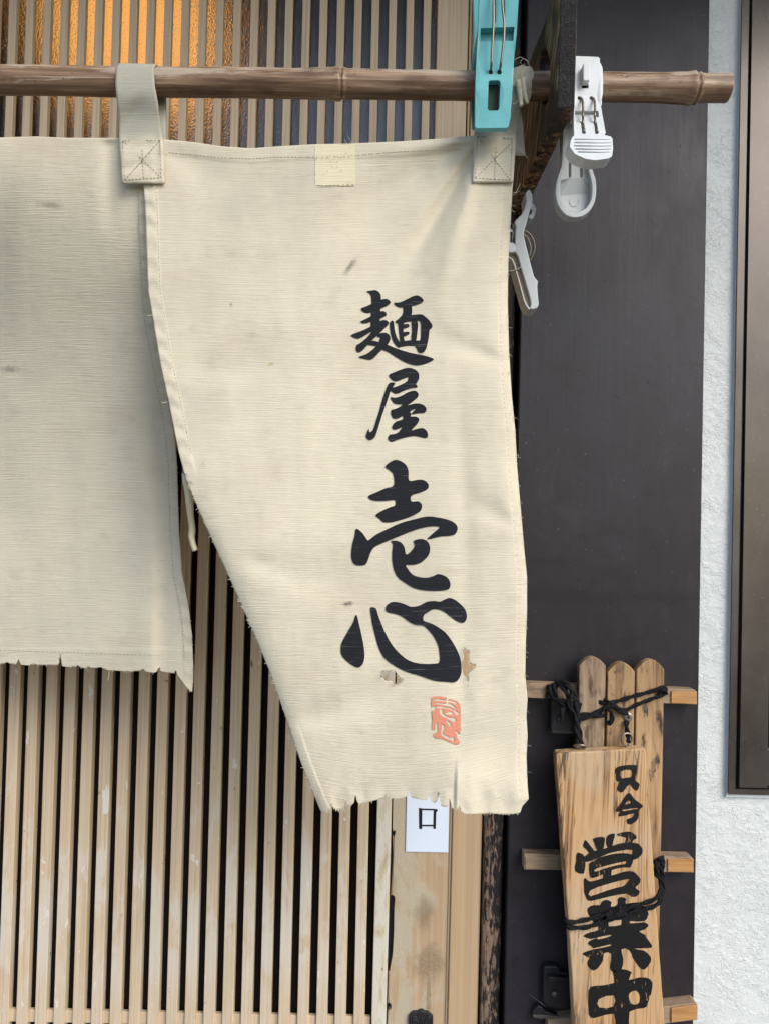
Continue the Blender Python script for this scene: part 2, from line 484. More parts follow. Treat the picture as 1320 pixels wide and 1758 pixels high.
def mk_glass():
    m = Mat('frosted_figured_glass', 0.2, 0.5)
    m.b.inputs['Base Color'].default_value = (0.86, 0.88, 0.86, 1)
    m.b.inputs['Transmission Weight'].default_value = 1.0
    m.b.inputs['IOR'].default_value = 1.75
    w = m.noise(m.pos, (430, 430, 380), 2, 0.5, 0.5)
    m.bump(w, 0.00045, 1.0)
    return m.m
M_GLASS = mk_glass()
def mk_pane():
    m = Mat('window_glass', 0.06, 0.5); m.color(S(18, 18, 18)); return m.m
M_PANE = mk_pane()
def mk_lamp():
    m = Mat('lit_paper_lantern', 0.8, 0.1)
    n = m.noise(m.pos, (20, 20, 90), 3)
    c = m.ramp(n, [(0.3, (1.0, 0.40, 0.08, 1)), (0.7, (1.0, 0.48, 0.13, 1))])
    m.color(c); m.put(m.b.inputs['Emission Color'], c); m.b.inputs['Emission Strength'].default_value = 0.70
    return m.m
M_LAMP = mk_lamp()

# ------------------------------------------------------------------ the setting
obj('pavement', [(-150, -300, 0), (150, -300, 0), (150, 60, 0), (-150, 60, 0)], [(0, 1, 2, 3)], M_CONCRETE, kind='structure')

# overhanging eave above the entrance (seen only as the dark top of the glass reflections)
t = thing('eave', 'dark boarded eave overhanging the entrance above the lattice', 'eave', (0, 0, 2.5))
MB().box(-3.0, 3.0, -0.55, 0.10, 2.53, 2.56).build('soffit', M_SOFFIT, t)
MB().box(-3.0, 3.0, -0.58, -0.555, 2.505, 2.65).build('fascia', M_SOFFIT, t)
MB().add([(-3, -0.64, 2.653), (3, -0.64, 2.653), (3, 0.1, 2.88), (-3, 0.1, 2.88), (-3, -0.64, 2.69), (3, -0.64, 2.69), (3, 0.1, 2.92), (-3, 0.1, 2.92)],
         [(0, 3, 2, 1), (4, 5, 6, 7), (0, 1, 5, 4), (1, 2, 6, 5), (2, 3, 7, 6), (3, 0, 4, 7)]).build('roof', M_ROOF, t)
for k in range(13):
    x = -2.9 + k * 0.48
    MB().box(x, x + 0.045, -0.55, -0.023, 2.49, 2.528).build('rafter', M_SOFFIT, t)

# room behind the lattice
mb = MB().box(-1.6, 0.9, 0.06, 2.4, 0.0, 2.7); mb.f = [f for i, f in enumerate(mb.f) if i != 2]
tag(mb.build('interior_room', M_PLASTER_IN), kind='structure')
MB().box(-3.0, 1.0, 0.0, 0.05, 2.362, 2.528).build('upper_wall', M_HEADER)
tag(bpy.data.objects['upper_wall'], 'plaster strip of wall above the lattice under the eave', 'wall')

# stucco wall on the right
ZT, ZB = 2.528, 0.0
xw0 = P(1150, 879, -0.012).x
MB().box(xw0, xw0 + 2.4, -0.012, 0.06, ZB, ZT).build('stucco_wall', M_STUCCO)
tag(bpy.data.objects['stucco_wall'], 'white wrinkled stucco wall between dark panel and brown window', 'wall')

# dark painted panel: not quite plumb, so its edges are taken at two heights

def line_x(p, q, Y):
    a, b = P(p[0], p[1], Y), P(q[0], q[1], Y)
    return lambda z: a.x + (b.x - a.x) * (z - a.z) / (b.z - a.z)
def upright(name, L0, L1, R0, R1, Yf, depth, z0, z1, mat, parent=None, bevel=0.0008):
    fl, fr = line_x(L0, L1, Yf), line_x(R0, R1, Yf)
    v = []
    for y in (Yf, Yf + depth):
        v += [(fl(z0), y, z0), (fr(z0), y, z0), (fr(z1), y, z1), (fl(z1), y, z1)]
    f = [(0, 1, 2, 3), (5, 4, 7, 6), (4, 0, 3, 7), (1, 5, 6, 2), (3, 2, 6, 7), (4, 5, 1, 0)]
    return obj(name, v, f, mat, parent, False, bevel)
upright('wall_panel', (905, 0), (865, 1758), (1218, 0), (1190, 1758), YP, 0.034, ZB, ZT, M_PANEL, None, 0.0015)
tag(bpy.data.objects['wall_panel'], 'wide dark charcoal painted board beside the doorway', 'panel')

# ---- door frame: tan jamb, charred post, lintel hidden by the curtain
t = thing('door_frame', 'tan wooden door jamb with charred peeling post beside it', 'door frame', (P(840, 1450, 0).x, 0, 0))
ZL0, ZL1 = 1.865, 1.93
j = upright('jamb', (812, 0), (768, 1758), (861, 0), (819, 1758), -0.006, 0.05, ZB, 2.36, M_JAMB, t, 0.0012)
upright('jamb_bead', (806.5, 0), (763.5, 1758), (810.8, 0), (767.4, 1758), -0.0035, 0.03, ZB, 2.36, M_JAMB, t, 0.0008)
upright('charred_post', (864, 0), (823.5, 1758), (896, 0), (857, 1758), -0.012, 0.05, ZB, 2.36, M_PEELED, t, 0.004)
upright('gap_shade_strip', (890, 0), (850, 1758), (912, 0), (872, 1758), 0.004, 0.02, ZB, 2.36, M_BLACKGAP, t, 0)  # black strip: the darkness of the gap is put into its colour
xl0, xr0 = P(-420, 879, 0).x, P(764, 400, 0).x
MB().box(xl0 - 0.06, xr0, -0.004, 0.05, ZL0, ZL1).build('lintel', M_JAMB, t, bevel=0.001)
MB().box(xl0 - 0.12, xl0 - 0.062, -0.006, 0.05, 0, 2.36).build('jamb', M_JAMB, t, bevel=0.001)
MB().box(xl0 - 0.06, xr0, -0.006, 0.05, 0.0, 0.035).build('sill', M_JAMB, t, bevel=0.001)

# ---- transom lattice with figured glass
t = thing('transom_lattice', 'fine tan lattice over orange lit frosted glass above the curtain', 'lattice', (P(380, 200, 0).x, 0, ZL1))
sw = 13.2 / FPX * 0.82
proto = None
for k in range(-13, 25):
    x0 = P(12.5 + 29.7 * k, 100, 0).x
    if proto is None:
        mb = MB().box(0, sw, 0, 0.0075, 0, 2.3 - ZL1)
        proto = mb.build('slat', M_SLAT_UP, None, bevel=0.0006); o = proto
    else:
        o = proto.copy(); COL.objects.link(o)
    o.location = (x0, random.uniform(0, 0.0004), ZL1 + 0.001); o.parent = t
    o.matrix_parent_inverse = Matrix.Translation(-t.location)
upright('stile', (751.5, 0), (709, 1758), (804.5, 0), (762, 1758), -0.0015, 0.032, ZL1 + 0.0008, 2.36, M_SLAT_UP, t)
MB().box(xl0 - 0.06, P(748, 100, 0).x, -0.0015, 0.03, 2.302, 2.36).build('top_rail', M_SLAT_UP, t, bevel=0.0008)
MB().box(xl0 - 0.06, P(748, 100, 0).x, 0.012, 0.016, ZL1 + 0.001, 2.30).build('glass_pane', M_GLASS, t)
# lantern glowing inside
tl = thing('paper_lantern', 'glowing orange paper lantern behind the frosted glass', 'lantern', (P(232, 62, 0.3).x, 0.30, P(232, 62, 0.3).z))
lc = Vector(tl.location)
prof = [(0.045, -0.13), (0.09, -0.115), (0.125, -0.07), (0.135, 0.0), (0.125, 0.07), (0.09, 0.115), (0.045, 0.13)]
v, f = [], []
for i, (r, h) in enumerate(prof):
    for k in range(28):
        a = 2 * pi * k / 28; v.append(lc + Vector((r * cos(a) * 1.0, r * sin(a) * 0.8, h)))
for i in range(len(prof) - 1):
    for k in range(28):
        k2 = (k + 1) % 28; f.append((i * 28 + k, i * 28 + k2, (i + 1) * 28 + k2, (i + 1) * 28 + k))
obj('lamp_shade', v, f, M_LAMP, tl, True)
MB().tube([lc + Vector((0, 0, 0.13)), lc + Vector((0, 0, 0.30)), Vector((lc.x, lc.y, 2.69))], 0.004).build('cord', M_BLACKGAP, tl)
mb = MB().tube([lc + Vector((0, 0, 0.128)), lc + Vector((0, 0, 0.142))], 0.05, 20).build('cap_ring', M_BLACKGAP, tl)
mb = MB().tube([lc + Vector((0, 0, -0.128)), lc + Vector((0, 0, -0.142))], 0.05, 20).build('cap_ring', M_BLACKGAP, tl)

# ---- sliding door below
t = thing('sliding_door', 'worn tan slatted sliding door with dark backing below the curtain', 'door', (P(400, 1500, 0).x, 0, 0.036))
sw = 18.6 / FPX * 0.82
proto = None
for k in range(-11, 19):
    x0 = P(30.3 + 32.14 * k, 1668, 0).x
    if proto is None:
        mb = MB().box(0, sw, 0, 0.010, 0, ZL0 - 0.004 - 0.10)
        proto = mb.build('slat', M_SLAT_LOW, None, bevel=0.0007); o = proto
    else:
        o = proto.copy(); COL.objects.link(o)
    o.location = (x0 + random.uniform(-0.0002, 0.0002), random.uniform(0, 0.0006), 0.10); o.parent = t
    o.matrix_parent_inverse = Matrix.Translation(-t.location)
xs0, xs1 = P(-400, 1500, 0).x, P(641, 1500, 0).x
zr = P(320, 1739, 0.004).z
for (za, zb, nm) in ((zr - 0.0135, zr, 'rail'), (ZL0 - 0.09, ZL0 - 0.05, 'rail')):
    MB().box(xs0, xs1, 0.0035, 0.0085, za, zb).build(nm, M_SLAT_UP, t, bevel=0.0006)
MB().box(xs0, xs1, 0.0125, 0.016, 0.10, ZL0 - 0.005).build('backing_panel', M_DARKMESH, t)
upright('edge_strip', (648, 1360), (637.5, 1758), (673.0, 1360), (662.5, 1758), -0.001, 0.024, 0.036, ZL0 - 0.005, M_STRIP, t, 0.001)
upright('groove', (672.7, 1360), (662.3, 1758), (700, 1360), (690, 1758), 0.004, 0.02, 0.036, ZL0 - 0.005, M_PANEL, t, 0)
# wide board, its left edge broken away in places
lf = line_x((679.5, 1360), (669.0, 1758), -0.002); rf = line_x((772.8, 1360), (763.2, 1758), -0.002)
def zat(py): return P(720, py, -0.002).z
rows = [ZL0 - 0.006, zat(1425), zat(1427), zat(1431), zat(1440), zat(1500), zat(1537), zat(1540), zat(1546), zat(1560), zat(1600), zat(1640), zat(1662), zat(1667), zat(1669), zat(1715), zat(1722), zat(1727), zat(1733), zat(1737), 0.036]
offs = [-4, -4, 1.5, 1.0, -0.5, -0.6, -1, 2.5, 3.5, 2.5, 3.0, 2.0, -1.5, -2, -3, -3, -1, 2, 2, -3, -3]
v, f = [], []
for z, o_ in zip(rows, offs):
    xl = lf(z) + o_ * 0.82 / FPX
    for y in (-0.002, 0.012):
        v += [(xl, y, z), (rf(z), y, z)]
for i in range(len(rows) - 1):
    a, b = i * 4, i * 4 + 4
    f += [(a, b, b + 1, a + 1), (a + 2, a + 3, b + 3, b + 2), (a, a + 2, b + 2, b), (a + 1, b + 1, b + 3, a + 3)]
f += [(0, 1, 3, 2), ((len(rows) - 1) * 4, (len(rows) - 1) * 4 + 2, (len(rows) - 1) * 4 + 3, (len(rows) - 1) * 4 + 1)]
obj('lock_stile', v, f, M_BOARD, t)
# splinters of moulding left in the groove
for q in ([(674, 1372), (679, 1372), (679.5, 1427), (674.5, 1427)], [(674, 1436), (675, 1470), (671, 1537), (676, 1537), (677, 1480), (676, 1436)],
          [(666.5, 1668), (672, 1668), (670.5, 1722), (665.5, 1722)], [(665, 1738), (668.5, 1737), (667, 1780), (664, 1780)]):
    plate('moulding', q, [], -0.001, 0.006, M_JAMB, t, 0.0004)
MB().box(P(764, 1500, 0).x, P(774.5, 1360, 0).x, 0.004, 0.02, 0.036, ZL0 - 0.006).build('groove', M_JAMB, t)
MB().box(xs0 - 0.09, xs0 - 0.001, -0.001, 0.03, 0.036, ZL0 - 0.005).build('stile', M_JAMB, t, bevel=0.001)
MB().box(xs0, xs1, -0.001, 0.03, 0.0365, 0.099).build('kick_rail', M_JAMB, t, bevel=0.001)
# ornamental finger pull at the bottom of the frame
M_IRON = plain('black_cast_iron', S(52, 50, 54), 0.5, 0.5, 0.4, bump=0.0004, bscale=200)
out = [(701.6, 1860), (701.6, 1745), (704, 1741), (709, 1737.3), (714, 1737), (717, 1737.2), (719, 1735.2), (723, 1734), (727, 1735.2), (729.5, 1737.5), (734, 1737.5), (739, 1741.6), (743, 1745), (743, 1860)]
pull = plate('finger_pull', out, [[(708, 1768), (737, 1768), (737, 1845), (708, 1845)]], -0.0055, 0.0035, M_IRON, t, 0.0006)
plate('cup', [(707, 1767), (738, 1767), (738, 1846), (707, 1846)], [], -0.0025, 0.0003, M_BLACKGAP, pull)
for pts in ([(718, 1756), (714, 1747), (709, 1745), (705, 1749), (705, 1757)], [(718, 1758), (713, 1751), (709, 1750), (708, 1756)],
            [(728, 1756), (732, 1747), (736, 1745), (740, 1749), (740, 1757)], [(728, 1758), (733, 1751), (736, 1750), (737, 1756)],
            [(717, 1745), (719, 1739), (723, 1737), (727, 1739), (729, 1745)], [(720, 1758), (723, 1746), (726, 1758)]):
    MB().tube([P(x, y, -0.006) for x, y in catmull(pts, 4)], 0.0007, 6).build('scroll', M_IRON, pull, True)

# ---- paper sign reading 口
M_PAPER = plain('laminated_paper', S(216, 226, 240), 0.35, 0.4, var=0.02)
M_INK = plain('black_print', S(24, 26, 32), 0.45, 0.4)
ts = thing('paper_sign', 'small white laminated sign with one black square character on door', 'sign', P(733, 1464, -0.003))
plate('sheet', [(699, 1330), (771.5, 1330), (768.8, 1463.5), (696.3, 1462.0)], [], -0.0034, 0.001, M_PAPER, ts)
z6 = lambda p: zoomed(p, 480, 1150, 3)
plate('character', [z6([(716, 711), (733, 714), (732, 812), (731, 820), (719, 820), (717, 812)]), z6([(792, 716), (811, 718), (812, 727), (805, 733), (803, 812), (802, 819), (791, 819), (790, 812)]),
                    z6([(724, 714), (803, 717), (803, 724), (724, 722)]), z6([(726, 798), (798, 798), (798, 806), (726, 806)])], [], -0.0038, 0.0003, M_INK, ts)

# ---- window at the right edge
tw = thing('window', 'brown bronze framed window with white caulk line on stucco wall', 'window', P(1310, 1366, -0.012))
XR = P(1290, 879, -0.03).x + 0.75
yw = -0.012
def ell_frame(name, xt, xb, ybot, wd, Yf, depth, mat, wb=None):
    """L of a frame: left upright plus bottom member, photo pixels for the lower left corner"""
    wb = wb or wd
    a = P(xb, ybot, Yf); up = line_x((xt, 0), (xb, ybot), Yf)
    v = []
    zt = 2.5
    for y in (Yf, Yf + depth):
        v += [(up(zt), y, zt), (a.x, y, a.z), (XR, y, a.z), (XR, y, a.z + wb), (a.x + wd, y, a.z + wb), (up(zt) + wd, y, zt)]
    n = 6
    f = [tuple(range(5, -1, -1)), tuple(range(6, 12))] + [(i, (i + 1) % n, (i + 1) % n + n, i + n) for i in range(n)]
    f[0] = (0, 1, 4, 5); f[1] = (1, 2, 3, 4); f += [(6, 11, 10, 7), (7, 10, 9, 8)]
    return obj(name, v, f, mat, tw, False, 0.0008)
px = 0.80 / FPX
ell_frame('caulk_line', 1270.5, 1247, 1367, 0.0028, yw - 0.0030, 0.004, M_CAULK)
ell_frame('frame', 1274.5, 1251, 1362.5, 0.0072, yw - 0.0065, 0.007, M_BRONZE, 0.0058)
ell_frame('recess_shade_strip', 1285, 1262, 1356, 0.009, yw - 0.002, 0.003, M_BLACKGAP)  # black strip painting the shadow in the recess between frame and sash
ell_frame('sash', 1291, 1268.5, 1352, 0.031, yw - 0.0085, 0.009, M_BRONZE, 0.0001)
a = P(1300, 1352, yw - 0.0085)
MB().box(a.x, XR, yw - 0.006, yw - 0.001, a.z + 0.001, a.z + 0.042).build('bottom_rail', M_BRONZE, tw, bevel=0.0008)
MB().box(a.x, XR, yw - 0.002, yw - 0.0005, a.z + 0.04, 2.5).build('glass_pane', M_PANE, tw)

# ------------------------------------------------------------------ bamboo pole
YPOLE = -0.19
def mk_bamboo():
    m = Mat('weathered_bamboo', 0.45, 0.4)
    g = m.noise(m.pos, (7, 260, 260), 4, 0.6, 0.4)
    col = m.ramp(g, [(0.28, S(72, 54, 42)), (0.42, S(124, 98, 76)), (0.55, S(152, 124, 98)), (0.68, S(192, 168, 140))])
    b = m.noise(m.pos, (22, 60, 60), 4, 0.6)
    col = m.mix(m.math('MULTIPLY', m.step(b, 0.48, 0.68), 0.7), col, S(96, 70, 54))
    nz = m.sep(m.nor)[2]
    gr = m.noise(m.pos, (16, 120, 120), 5, 0.65, 0.5)
    k = m.math('MULTIPLY', m.step(m.math('ADD', gr, m.math('MULTIPLY', nz, 0.14)), 0.52, 0.64), 0.75)
    col = m.mix(k, col, S(190, 174, 156))
    sp = m.noise(m.pos, (140, 240, 240), 4, 0.7)
    col = m.mix(m.math('MULTIPLY', m.step(sp, 0.64, 0.7), 0.8), col, S(52, 38, 32))
    m.color(col); m.bump(g, 0.0007, 0.8); m.bump(gr, 0.0004, 0.6)
    return m.m
M_BAMBOO = mk_bamboo()
def pole_pt(px): return P(px, 138 + 14 * px / 1255.0, YPOLE)
def pole_r(px):
    r = 23.6
    if px > 583: r -= 0.3
    if px > 1187: r -= 0.6
    for c, hgt in ((583, 2.4), (1187, 2.8), (-90, 2.4), (-640, 2.4)):
        d = px - c
        r += hgt * exp(-(d / 9.0) ** 2) + (1.6 * exp(-((d + 20) / 26.0) ** 2)) - 2.6 * exp(-((d - 4) / 1.7) ** 2) + 1.2 * exp(-((d - 8.5) / 2.5) ** 2)
    return r * 0.632 / FPX
xs = sorted({-760 + 6.0 * i for i in range(336)} | {c_ + 1.2 * i for c_ in (583, 1187) for i in range(-14, 18)})
xs = [x for x in xs if x < 1246] + [1247, 1248.6, 1249.4]
pts = [pole_pt(x) + Vector((0, 0, 0.0007 * noise.noise(Vector((x / 160.0, 1.2, 0))))) for x in xs]
rad = [pole_r(x) * (1 + 0.02 * noise.noise(Vector((x / 40.0, 5, 0)))) for x in xs]
rad[-1] *= 0.95
pole = MB().tube(pts, rad, 28).build('bamboo_pole', M_BAMBOO, None, True)
tag(pole, 'weathered brown bamboo pole carrying the curtain across the top', 'pole')
e0 = pts[-1]; M_HOLLOW = plain('bamboo_hollow', S(48, 36, 28), 0.9, 0.1)
MB().tube([e0 + Vector((0.0001, 0, 0)), e0 + Vector((0.0006, 0, 0))], 0.0078, 18).build('hollow_end', M_HOLLOW, pole)

# ------------------------------------------------------------------ charred bracket
def mk_char():
    m = Mat('charred_bracket_wood', 0.75, 0.25)
    cc = m.map(m.pos, rot=(radians(-32), 0, 0))
    g = m.noise(cc, (200, 200, 18), 5, 0.65, 0.6)
    col = m.ramp(g, [(0.42, S(34, 30, 28)), (0.47, S(92, 74, 56)), (0.56, S(150, 120, 86)), (0.70, S(196, 168, 130))])
    b = m.noise(m.pos, (16, 16, 16), 3, 0.6)
    col = m.mix(m.step(b, 0.36, 0.58), S(52, 44, 38), col)
    nz = m.sep(m.nor)
    fr = m.step(m.math('MULTIPLY', nz[1], -1.0), 0.4, 0.7)      # burnt end grain on the front edge
    col = m.mix(fr, col, m.ramp(m.noise(m.pos, (900, 900, 900), 3, 0.7), [(0.5, S(20, 19, 20)), (0.72, S(74, 70, 70))]))
    m.color(col); m.bump(g, 0.0012, 0.9); m.bump(m.noise(m.pos, (1500, 1500, 1500), 2), 0.0006, 0.8)
    return m.m
M_CHAR = mk_char()
XB = 0.1351
prof = [(961, -32), (955.5, 186), (880, 357), (882, 168)]
pp = [PXp(x, y, XB) for x, y in prof]
pp[2].y = min(pp[2].y, YP); pp[3].y = min(pp[3].y, YP)
pp[2].y = pp[3].y = YP
sl = [PXp(934 + 9.5 * cos(a), 132 + 49 * sin(a), XB) for a in [2 * pi * i / 26 for i in range(26)]]
v2 = [Vector((p.y, p.z)) for p in pp] + [Vector((p.y, p.z)) for p in sl]
ed = [(i, (i + 1) % 4) for i in range(4)] + [(4 + i, 4 + (i + 1) % 26) for i in range(26)]
vo, eo, fo, *_ = delaunay_2d_cdt(v2, ed, [], 0, 1e-5)
hole = [(p.y, p.z) for p in sl]
n = len(vo); BT = 0.0148
vv = [Vector((XB, q.x, q.y)) for q in vo] + [Vector((XB + BT, q.x, q.y)) for q in vo]
ff, eg = [], {}
outp = [(p.y, p.z) for p in pp]
for t3 in fo:
    c = (sum(vo[i].x for i in t3) / 3, sum(vo[i].y for i in t3) / 3)
    if inside(c, hole) or not inside(c, outp): continue
    a, b, c3 = t3
    if (vv[b] - vv[a]).cross(vv[c3] - vv[a]).x > 0: a, b, c3 = a, c3, b
    ff += [(a, b, c3), (c3 + n, b + n, a + n)]
    for e in ((a, b), (b, c3), (c3, a)): eg[e] = 1
for (a, b) in eg:
    if (b, a) not in eg: ff.append((b, a, a + n, b + n))
br = obj('pole_bracket', vv, ff, M_CHAR, None, False, 0.0016)
tag(br, 'charred black wooden bracket with a slot holding the bamboo pole', 'bracket')

# ------------------------------------------------------------------ noren curtain
def mk_cloth(name, fresh=False, grime=0.0):
    m = Mat(name, 0.9, 0.12)
    m.b.inputs['Sheen Weight'].default_value = 0.15
    uvp = m.uv('photo'); uvw = m.uv('weave')
    ux, uy = m.sep(uvp)[:2]
    slub = m.noise(uvw, (15, 370, 1), 3, 0.6, 0.1)                # thick weft threads
    slub2 = m.noise(uvw, (24, 520, 1), 3, 0.6, 0.1, loc=(3, 9, 0))
    fine = m.noise(uvw, (700, 420, 1), 3, 0.7)
    thread = m.step(slub, 0.60, 0.70)
    base = S(231, 222, 198) if not fresh else S(240, 232, 196)
    col = m.mix(m.math('MULTIPLY', fine, 0.5), base, S(207, 198, 174) if not fresh else S(224, 214, 178))
    big = m.noise(uvp, (4.5, 4.5, 1), 4, 0.6)
    if not fresh:
        col = m.mix(m.math('MULTIPLY', m.step(big, 0.42, 0.72), 0.4), col, S(190, 184, 166))
        mid = m.noise(uvp, (16, 22, 1), 5, 0.65)
        col = m.mix(m.math('MULTIPLY', m.step(mid, 0.5, 0.78), 0.35), col, S(186, 178, 158))
        warm = m.noise(uvp, (6, 9, 1), 3, 0.6, loc=(8, 1, 0))
        col = m.mix(m.math('MULTIPLY', m.step(warm, 0.5, 0.8), 0.45), col, S(208, 192, 166))
    col = m.mix(m.math('MULTIPLY', m.math('MULTIPLY', thread, m.step(m.noise(uvp, (9, 14, 1), 2), 0.3, 0.6)), 0.55), col, S(232, 224, 204))
    dk = m.step(slub2, 0.64, 0.74)
    col = m.mix(m.math('MULTIPLY', m.math('MULTIPLY', dk, m.step(m.noise(uvp, (8, 12, 1), 2, loc=(3, 3, 0)), 0.35, 0.65)), 0.55), col, S(140, 131, 112))
    if grime: col = m.mix(m.math('MULTIPLY', m.math('SUBTRACT', 1.0, m.step(uy, 0.226, 0.246)), grime), col, S(150, 156, 146))
    if not fresh:
        nz = m.noise(uvp, (160, 260, 1), 4, 0.7)
        fz = m.noise(uvp, (420, 420, 1), 3, 0.75)
        K = None
        for (px_, py_, rx, ry, an, cc, amt, gran) in STAINS:
            k = m.spot(ux, uy, px_, py_, rx, ry, an, fz if gran else nz, 1.0)
            if gran: k = m.math('MULTIPLY', k, m.step(fz, 0.5, 0.62))
            col = m.mix(m.math('MULTIPLY', k, amt), col, cc)
        sp = m.noise(uvp, (230, 230, 1), 3, 0.7, loc=(2, 4, 0))
        spm = m.noise(uvp, (5, 5, 1), 2, loc=(7, 7, 0))
        col = m.mix(m.math('MULTIPLY', m.math('MULTIPLY', m.step(sp, 0.70, 0.76), m.step(spm, 0.45, 0.6)), 0.55), col, S(112, 108, 98))
    m.color(col)
    m.bump(slub, 0.0007, 0.75); m.bump(slub2, 0.0004, 0.65); m.bump(fine, 0.0004, 0.8)
    # light soaking through the cotton
    tr = m.new('ShaderNodeBsdfTranslucent'); m.L(col if hasattr(col, 'is_output') else None, tr.inputs[0])
    ms = m.new('ShaderNodeMixShader'); ms.inputs[0].default_value = 0.12
    out = [q for q in m.t.nodes if q.type == 'OUTPUT_MATERIAL'][0]
    m.L(m.b.outputs[0], ms.inputs[1]); m.L(tr.outputs[0], ms.inputs[2]); m.L(ms.outputs[0], out.inputs[0])
    return m.m
G1, G2 = S(110, 108, 98), S(84, 80, 70)
STAINS = [  # photo x, y, radii, angle, colour, amount, granular
    (601, 458, 26, 7, -0.95, G1, 0.75, False), (348, 798, 11, 12, 0, G2, 0.8, True), (597, 1037, 15, 6, -0.2, G2, 0.8, False),
    (228, 719, 14, 8, 0.4, G2, 0.7, True), (88, 352, 34, 9, 0.1, S(140, 132, 110), 0.6, False), (18, 634, 24, 9, 0, S(128, 120, 104), 0.6, False),
    (466, 625, 7, 4, -0.4, S(190, 160, 100), 0.8, False), (397, 523, 4, 5, 0, G1, 0.7, False), (806, 1194, 16, 20, 0, G2, 0.75, True),
    (860, 1370, 34, 16, 0, G2, 0.55, True), (843, 690, 16, 10, 0, G1, 0.5, True), (860, 860, 14, 20, 0, G1, 0.4, True),
    (318, 815, 9, 4, 0.4, S(150, 145, 150), 0.8, False), (327, 829, 9, 5, 0.3, S(150, 145, 150), 0.8, False),
    (330, 1240, 10, 26, -0.4, S(160, 150, 130), 0.4, True), (690, 1240, 60, 60, 0, S(196, 184, 160), 0.35, False),
    (795, 1130, 34, 44, 0, S(206, 202, 188), 0.6, False)]
M_CLOTH = mk_cloth('noren_cotton')
M_TABCLOTH = mk_cloth('noren_tab_cotton', grime=0.55)
M_FRESH = mk_cloth('unfaded_cotton', fresh=True)

def mk_print(name, c, fade):
    m = Mat(name, 0.85, 0.15)
    uvw = m.uv('weave')
    slub = m.noise(uvw, (11, 330, 1), 3, 0.6); slub2 = m.noise(uvw, (26, 620, 1), 2, 0.5, loc=(3, 9, 0))
    fine = m.noise(uvw, (1200, 420, 1), 2, 0.6)
    col = m.mix(m.math('MULTIPLY', m.step(fine, 0.45, 0.7), 0.35), c, tuple(min(1, q * 1.9 + 0.01) for q in c[:3]) + (1,))
    worn = m.noise(uvw, (16, 520, 1), 2, 0.55, loc=(1, 5, 0))
    area = m.noise(uvw, (10, 12, 1), 2)
    k = m.math('MULTIPLY', m.step(worn, 0.63, 0.70), m.step(area, 0.38, 0.6))
    col = m.mix(m.math('MULTIPLY', k, fade), col, S(160, 164, 166))
    m.color(col); m.bump(slub, 0.0009, 0.8); m.bump(slub2, 0.0004, 0.6); m.bump(fine, 0.00025, 0.7)
    return m.m
M_PRINT = mk_print('black_cloth_print', S(34, 35, 39), 0.28)
M_SEAL = mk_print('vermilion_stamp_ink', S(210, 136, 112), 0.8)
M_THREAD = plain('dark_stitch_thread', S(140, 132, 114), 0.9, 0.1)
M_FRAY = plain('pale_loose_thread', S(206, 198, 176), 0.9, 0.1)

def edge_fn(pts): return lambda t: (interp([(k, p[0]) for k, p in pts], t), interp([(k, p[1]) for k, p in pts], t))
def by_y(pl):
    y0, y1 = pl[0][1], pl[-1][1]; return edge_fn([((p[1] - y0) / (y1 - y0), p) for p in pl])
def by_len(pl):
    d = [0]
    for a, b in zip(pl, pl[1:]): d.append(d[-1] + abs(b[0] - a[0]) + 0.05 * abs(b[1] - a[1]))
    return edge_fn([(q / d[-1], p) for q, p in zip(d, pl)])

RL = [(246, 238), (247, 318), (250, 360), (252, 420), (255, 500), (262, 540), (275, 620), (290, 690), (300, 740), (308, 780), (318, 818), (334, 858), (352, 900), (375, 950), (402, 1010),
      (433, 1080), (462, 1150), (492, 1235), (517, 1310), (541, 1370), (553, 1396)]
RR = [(884, 233), (882, 290), (879, 325), (876, 380), (872, 450), (871, 520), (873, 600), (878, 680), (884, 740), (887, 800), (893, 870), (899, 940), (904, 990), (904, 1050), (902, 1100),
      (901, 1160), (905, 1200), (903, 1230), (905, 1262), (903, 1300), (905, 1350), (907, 1372), (896, 1384), (891, 1396)]
RT = [(246, 238), (280, 239), (330, 243.5), (380, 251), (430, 254.5), (480, 251), (540, 247.5), (610, 246), (680, 243), (760, 237.5), (812, 233), (884, 233)]
RB = [(553, 1396), (566, 1394), (568.5, 1379), (573, 1388), (579, 1392), (585, 1390), (591, 1387), (593, 1371), (596, 1382), (601, 1385), (608, 1378), (610, 1362), (613, 1376), (617, 1381), (640, 1375), (659, 1370.5),
      (662, 1364), (666, 1371), (684, 1371), (699, 1368), (701.5, 1356), (706, 1369), (722, 1373), (733, 1374), (737, 1362), (740, 1376), (747, 1378), (751.5, 1374), (753, 1359), (756, 1383), (764, 1385), (769, 1384),
      (771.5, 1369), (776, 1388), (782, 1390), (786.5, 1387), (789, 1380), (790.5, 1394), (802, 1398), (820, 1397), (843, 1396), (862, 1398), (880, 1397), (891, 1396)]
LT = [(-330, 236), (-200, 237), (-60, 235), (0, 236), (60, 234), (120, 236.5), (200, 236.5), (252, 237)]
LL = [(-330, 236), (-333, 700), (-330, 1139)]
LR = [(252, 237), (254, 400), (262, 540), (284, 660), (298, 734), (304, 790), (305.5, 842), (308, 913), (313, 984), (320, 1020), (326, 1055), (330, 1092), (332, 1141), (332, 1170), (330, 1188)]
